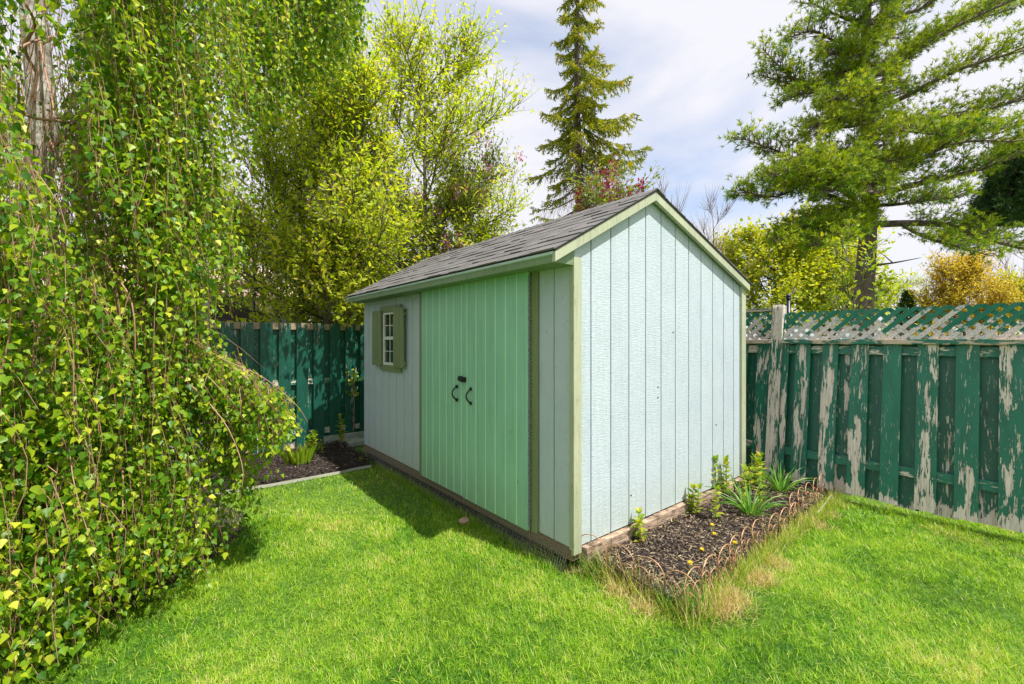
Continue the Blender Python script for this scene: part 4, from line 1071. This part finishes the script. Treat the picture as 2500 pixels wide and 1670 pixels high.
# -- white pine
def needle_tuft(lv, p, d, L_, n, v):
    d = d/(np.linalg.norm(d)+1e-9)
    o = perpn(d, n)
    lv.add(p+d*rng.random((n, 1))*.05, d*rng.uniform(.25, 1.1, (n, 1))+o*.8, rng.normal(size=(n, 3)), L_*rng.uniform(.7, 1.2, n), v+.16*rng.normal(size=n))
def pine(name, label, trunk, rad, limbs, mat, seed, auto=None, dens=1.0, tuftn=11, nlen=.082, ratio=.19, flat=1.0, deadlimbs=()):
    global rng
    rs = rng; rng = np.random.default_rng(seed)
    tp = smooth([np.array(q) for q in trunk], 5); base = tp[0].copy(); base[2] = 0
    t = thing(name, base, label, 'tree'); m = MB(base); lv = Leaves()
    m.tube(tp, np.interp(np.linspace(0, 1, len(tp)), np.linspace(0, 1, len(rad)), rad), 12)
    for P0, r, wdt in limbs:
        P = smooth([np.array(q) for q in P0], 4); m.tube(P, np.linspace(r, r*.2, len(P)), 6)
        Ln = np.linalg.norm(np.diff(P, axis=0), axis=1).sum(); nb = int(Ln/.068*dens)
        for j in range(nb):
            u = .16+.84*(j+rng.random())/nb; i0 = min(int(u*(len(P)-1)), len(P)-2); q = interp(P, min(u, 1)); ax = P[i0+1]-P[i0]; ax /= np.linalg.norm(ax)+1e-9
            sd = np.cross(ax, [0, 0, 1]); sd /= np.linalg.norm(sd)+1e-9; s = 1 if j % 2 else -1
            L2 = .86*wdt*(.25+.75*math.sin(math.pi*min(u*.85+.12, 1)))*rng.uniform(.55, 1.3)
            P2 = walk(q, ax*.75+sd*s*.8*flat+np.array([0, 0, rng.uniform(-.05, .35)]), L2, 5, .03, .08); m.tube(P2, np.linspace(.012, .004, 6), 4)
            nk = max(3, int(L2/.036)); vb = .40+.20*rng.normal()
            for k in range(nk):
                v = .15+.85*(k+rng.random())/nk; q2 = interp(P2, min(v, 1)); a2 = P2[-1]-P2[0]; a2 /= np.linalg.norm(a2)+1e-9
                d3 = a2*.7+perp(a2)*.7+np.array([0, 0, .35]); e = q2+d3*rng.uniform(.05, .26)
                m.tube([q2, e], .0025, 3)
                needle_tuft(lv, e, d3, nlen, tuftn, vb+.15*(e[2]-q[2])/.3)
            needle_tuft(lv, P2[-1], a2, nlen, tuftn+3, vb+.1)
    for P0, r in deadlimbs: P = smooth([np.array(q) for q in P0], 4); m.tube(P, np.linspace(r, r*.15, len(P)), 6)
    m.build('trunk', M['pine_bark'], t, smooth=True); lv.build('crown', NEEDLE, ratio, M[mat], t, base)
    rng = rs; return t
D = 10.0
tk = [at(2106, 1000, D), at(2108, 745, D), at(2116, 620, D), at(2122, 500, D), at(2120, 400, D), at(2118, 300, D), at(2110, 150, D), at(2118, 0, D), at(2125, -250, D), at(2130, -600, D)]
tk[0][2] = -.05
A_ = lambda *l: [at(*q) for q in l]
PL = [
 (A_((2109, 362, D), (2040, 378, 9.7), (1958, 390, 9.5), (1881, 362, 9.4), (1808, 336, 9.3)), .05, .55),
 (A_((2104, 500, D), (2000, 440, 9.4), (1895, 480, 9.0), (1805, 462, 8.9)), .05, .60),
 (A_((2104, 505, D), (2010, 470, 9.2), (1960, 420, 8.6), (1900, 430, 8.2)), .05, .7),
 (A_((2095, 215, D), (2010, 210, 9.8), (1944, 196, 9.7), (1900, 160, 9.6), (1864, 120, 9.6)), .04, .40),
 (A_((2095, 225, D), (1990, 222, 9.9), (1930, 205, 9.8), (1855, 182, 9.8)), .03, .35),
 (A_((2095, 235, D), (1990, 225, 9.6), (1910, 245, 9.4)), .03, .35),
 (A_((2109, 100, D), (2040, 100, 9.8), (1985, 75, 9.7), (1925, 92, 9.6)), .04, .45),
 (A_((2110, 60, D), (2050, 40, 9.9), (1985, 8, 9.9), (1960, -20, 9.9)), .04, .4),
 (A_((2112, 130, D), (2060, 130, 9.4), (2030, 125, 9.0)), .04, .5),
 (A_((2094, 519, D), (2030, 545, 9.2), (1968, 552, 8.8), (1905, 590, 8.5)), .04, .55),
 (A_((2110, 535, D), (2060, 580, 8.9), (2000, 600, 8.3)), .04, .6),
 (A_((2138, 548, D), (2240, 545, 9.8), (2327, 553, 9.7), (2400, 580, 9.5), (2497, 606, 9.4), (2600, 620, 9.3)), .085, .45),
 (A_((2200, 548, 9.8), (2260, 580, 9.2), (2330, 600, 9.0), (2420, 625, 9.0)), .04, .5),
 (A_((2133, 310, D), (2240, 291, 9.7), (2360, 280, 9.4), (2497, 242, 9.2), (2600, 220, 9.1)), .07, .55),
 (A_((2123, 238, D), (2186, 170, 9.8), (2283, 92, 9.6), (2438, 15, 9.4), (2550, -30, 9.3)), .07, .50),
 (A_((2138, 475, D), (2254, 446, 9.5), (2380, 417, 9.1), (2501, 372, 8.9), (2600, 350, 8.8)), .08, .65),
 (A_((2133, 440, D), (2210, 410, 9.3), (2330, 350, 8.8), (2480, 345, 8.5)), .06, .70),
 (A_((2130, 400, D), (2230, 380, 10.6), (2350, 330, 11), (2480, 310, 11.2)), .06, .6),
 (A_((2162, 107, D), (2180, 40, 9.9), (2196, 0, 9.8), (2230, -60, 9.8)), .04, .5),
 (A_((2118, 160, D), (2220, 130, 10.4), (2350, 60, 10.8), (2480, 20, 11)), .05, .55),
 (A_((2118, 280, D), (2220, 230, 9.2), (2340, 170, 8.8), (2470, 130, 8.6), (2570, 110, 8.6)), .06, .6),
 (A_((2118, 330, D), (2200, 320, 8.8), (2300, 330, 8.2)), .05, .6),
 (A_((2118, 300, D), (2060, 310, 9.2), (2010, 300, 8.8), (1995, 330, 8.6)), .05, .5),
 (A_((2118, 250, D), (2070, 250, 8.9), (2040, 240, 8.4)), .04, .5),
 (A_((2118, 420, D), (2060, 440, 8.9), (2030, 470, 8.2)), .05, .6),
 (A_((2118, 60, D), (2250, 20, 9.8), (2330, -40, 9.7), (2450, -90, 9.6)), .05, .6),
 (A_((2118, -30, D), (2050, -60, 9.8), (2010, -100, 9.8)), .04, .5),
 (A_((2118, 180, D), (2090, 190, 11), (2060, 180, 12)), .04, .6),
 (A_((2122, 380, D), (2150, 400, 11.2), (2200, 420, 12)), .04, .6),
 (A_((2125, 500, D), (2180, 500, 9.0), (2260, 490, 8.6), (2350, 480, 8.4)), .05, .5),
 (A_((2122, -100, D), (2200, -160, 9.8), (2300, -200, 9.7)), .04, .6),
 (A_((2122, 20, D), (2125, 10, 9.0), (2150, 0, 8.3)), .04, .6),
]
for k_, (yy, px2, py2, d2) in enumerate([(430, 2060, 440, 8.5), (460, 2130, 470, 8.3), (350, 2150, 360, 8.7), (270, 2095, 290, 8.8), (200, 2140, 205, 8.8), (130, 2090, 140, 8.9), (60, 2135, 60, 8.9), (0, 2090, 0, 9), (-60, 2130, -60, 9), (310, 2050, 300, 9.2), (90, 2180, 95, 9.2), (170, 2060, 180, 9.3), (395, 2180, 400, 8.9), (520, 2040, 590, 8.8), (500, 1990, 560, 8.6), (230, 2190, 235, 11.3), (330, 2180, 300, 11.4)]):
    PL.append((A_((2118, yy, D), ((2118+px2)/2, (yy+py2)/2-12, (D+d2)/2), (px2, py2, d2)), .03, .55))
PL.append((A_((2100, 400, 9.6), (2060, 400, 9.0), (2030, 420, 8.6), (2000, 440, 8.4)), .03, .75))
DL = [(A_((2128, 648, D), (2180, 642, 9.8), (2249, 629, 9.6)), .035), (A_((2180, 642, 9.8), (2160, 625, 9.7), (2142, 612, 9.7)), .015), (A_((2124, 672, D), (2145, 668, 9.9), (2162, 660, 9.8)), .02),
      (A_((2116, 612, D), (2085, 602, 9.8), (2058, 600, 9.7)), .02)]
pine('white_pine', 'large white pine with long tiered branches above the peeling fence', tk, [.22, .20, .18, .15, .13, .115, .10, .08, .06, .03], PL, 'pine', 5, deadlimbs=DL)
tk2 = A_((2580, 1000, 12), (2590, 600, 12), (2600, 300, 12), (2600, 200, 12)); tk2[0][2] = -.05
PL2 = [(A_((2590, 560+k*-22, 12), (2520, 545-k*24, 11.5-.3*(k % 3)), (2440+12*k-60*(k == 0), 560-k*30, 11.2-.3*(k % 3)), (2370+20*k, 585-k*30, 11-.3*(k % 3))), .05, .65) for k in range(7)]
PL2 += [(A_((2590, 500-k*40, 12), (2540, 490-k*40, 10.8), (2480, 500-k*38, 10.2)), .05, .8) for k in range(4)]
pine('dark_pine', 'dark green dense pine at the right edge behind the white pine', tk2, [.2, .18, .12, .05], PL2, 'pine_dark', 9, dens=1.5, tuftn=10)

# -- right background
broadleaf('maple_tree', 'round yellow green spring maple behind the shed gable', base_at(1890, 17), 5.0, 3.6, .13, 'maple', 20, 13, 12, 81, .16, .22, .04, spacing=.10, ratio=.8, shoots=.6, bark='dark_branch', vmean=.55)
broadleaf('maple_tree', 'greener maple crown behind the trunk of the white pine', base_at(2030, 18), 4.8, 3.2, .14, 'green_leaf', 16, 12, 11, 83, .14, .22, .04, spacing=.11, ratio=.8, shoots=.6, bark='dark_branch', vmean=.7)
broadleaf('orange_shrub', 'rounded shrub with orange spring foliage above the lattice fence', base_at(2355, 15), 3.7, 1.8, .09, 'orange_leaf', 22, 12, 10, 87, .05, .12, .10, cat='shrub', spacing=.07, bark='spruce_dead')
broadleaf('yellow_shrub', 'yellow leafed shrub at the right end of the lattice fence', base_at(2475, 15.5), 3.2, 1.5, .11, 'maple', 14, 9, 9, 89, .04, .15, .06, cat='shrub', spacing=.08)
broadleaf('blossom_tree', 'pale blossoming tree far behind the lattice fence', base_at(2080, 21), 4.8, 2.6, .14, 'pink_bloom', 12, 9, 8, 91, .08, .2, .04, spacing=.12)
broadleaf('pale_tree', 'faint feathery pale green tree right of the pine trunk', base_at(2190, 20), 3.8, 1.8, .10, 'cherry_leaf', 11, 8, 7, 93, .05, .2, .05, spacing=.12)
broadleaf('sapling', 'thin bright green sapling in front of the pine trunk', base_at(2085, 6.0), 2.7, .55, .08, 'shoot', 7, 3, 3, 95, .015, .55, .12, cat='sapling', spacing=.08, shoots=.28)
def bare_tree(label, base, H, spread, seed, nl=9, nb=6, ns=5):
    t = broadleaf('bare_tree', label, base, H, spread, .03, 'orange_leaf', nl, nb, ns, seed, .04, .3, .10, spacing=.25, bark='spruce_dead', barkk=4); return t
bare_tree('bare budding twigs just above the right roof slope', base_at(1640, 11), 5.4, 1.0, 101, 7, 4, 3)
bare_tree('bare leafless tree top between the shed gable and the maple', base_at(1740, 13), 5.6, 1.5, 103)
bare_tree('bare branching tree behind the yellow shrub at the right edge', base_at(2500, 18), 5.2, 2.6, 105, 12, 7, 6)
def conifer(px, d, H, R, label, seed):
    r2 = np.random.default_rng(seed); b = base_at(px, d); t = thing('small_conifer', b, label, 'tree'); m = MB(b); m.tube([b, b+[0, 0, H]], [.05, .01], 6); m.build('trunk', M['bark'], t)
    n = 2600; h = r2.random(n)**.8*H; a = r2.uniform(0, 6.28, n); r = R*(1-h/H)**.8*r2.random(n)**.4*(1+.3*np.sin(a*5+h*9)); P = np.c_[b[0]+r*np.cos(a), b[1]+r*np.sin(a), h]
    A = np.c_[np.cos(a), np.sin(a), .5+0*a]+r2.normal(size=(n, 3))*.3
    scatter('crown', P, A, r2.normal(size=(n, 3)), .16, .035, NEEDLE, M['pine_dark'], t, b, var=r2.random(n))
conifer(2215, 16, 3.25, .7, 'small dark conifer above the lattice, nearest the pine trunk', 1)
conifer(2262, 17, 3.0, .6, 'small dark conifer tucked against the orange shrub', 2)
# navy post behind the fence
p = base_at(1925, 5.6); t = thing('garden_post', p, 'navy metal post with rounded top just behind the fence post', 'post'); m = MB()
m.tube([(0, 0, 0), (0, 0, 1.99)], .022, 10); m.tube([(0, 0, 1.985), (0, 0, 2.0)], .03, 10); m.build('pole', M['navy'], t, smooth=True)
m = MB(); n = 8
m.tube([(0, 0, 1.995+.055*(1-math.cos(math.pi*k/n))/2) for k in range(n+1)], [.004+.026*math.sin(math.pi*k/n) for k in range(n+1)], 10); m.build('finial', M['navy'], t, smooth=True)

# ------------------------------------------------------------------ neighbours' buildings
wallm = simple('beige_wall', (.62, .50, .40), .8, (.52, .42, .33), 3, (1, 1, 12)); roofm = simple('tan_roof', (.66, .50, .40), .9, (.5, .38, .31), 5, (1, 1, 14))
b = base_at(520, 15); h = thing('neighbour_house', b, 'beige neighbouring house seen through the leaves behind the birch', 'house', rz=-.15)
m = MB(); m.box(-5, 2.6, 0, 6, 0, 3.05); m.build('wall', wallm, h)
m = MB(); m.prism([(-.5, 2.95), (3, 4.4), (6.5, 2.95), (6.5, 3.05), (3, 4.52), (-.5, 3.05)], 0, -5.3, 2.9); m.build('roof', roofm, h)
m = MB(); m.box(-2.6, -1.5, -.03, .0, 1.1, 2.3); wn = m.build('window', M['vinyl'], h); m = MB(); m.box(-2.5, -1.6, -.04, -.031, 1.2, 2.2); m.build('pane', M['glass'], wn)
b = at(500, 900, 6.3); b[2] = 0
b = np.array([-2.2, 5.0, 0]); ls = thing('lean_to_shed', b, 'low dark weathered shed roof sloping behind the back fence', 'shed')
q0, q1, q2 = at(440, 722, 6.4), at(655, 765, 6.8), at(775, 794, 7.0)
m = MB(b); ds = np.array([.15, 1.0, 0])
def slab(pa, pb, th, dep):
    vs = [pa, pb, pb+ds*dep, pa+ds*dep]; vs = [np.array(v) for v in vs]; return vs+[v-[0, 0, th] for v in vs]
FC = [(0, 1, 2, 3), (7, 6, 5, 4), (0, 4, 5, 1), (1, 5, 6, 2), (2, 6, 7, 3), (3, 7, 4, 0)]
m.add(slab(q0, q1, .30, 1.6), FC); m.build('roof', simple('weathered_black_wood', (.10, .075, .065), .9, (.03, .022, .02), 9, (1, 1, 10), .6), ls)
m = MB(b); m.add(slab(q1, q2, .22, 1.6), FC); m.build('flashing', simple('grey_metal', (.42, .45, .47), .5, (.36, .39, .41), 5, bs=0), ls)
m = MB(b); e0, e1 = q0+ds*.2-[0, 0, .3], q2+ds*.2-[0, 0, .25]
m.add([np.array([e0[0], e0[1], 0]), np.array([e1[0], e1[1], 0]), e1, e0]+[np.array([e0[0], e0[1]+1.2, 0]), np.array([e1[0], e1[1]+1.2, 0]), e1+[0, 1.2, 0], e0+[0, 1.2, 0]], [(0, 1, 2, 3), (5, 4, 7, 6), (0, 3, 7, 4), (1, 5, 6, 2), (3, 2, 6, 7), (0, 4, 5, 1)])
m.build('wall', M['void'], ls)
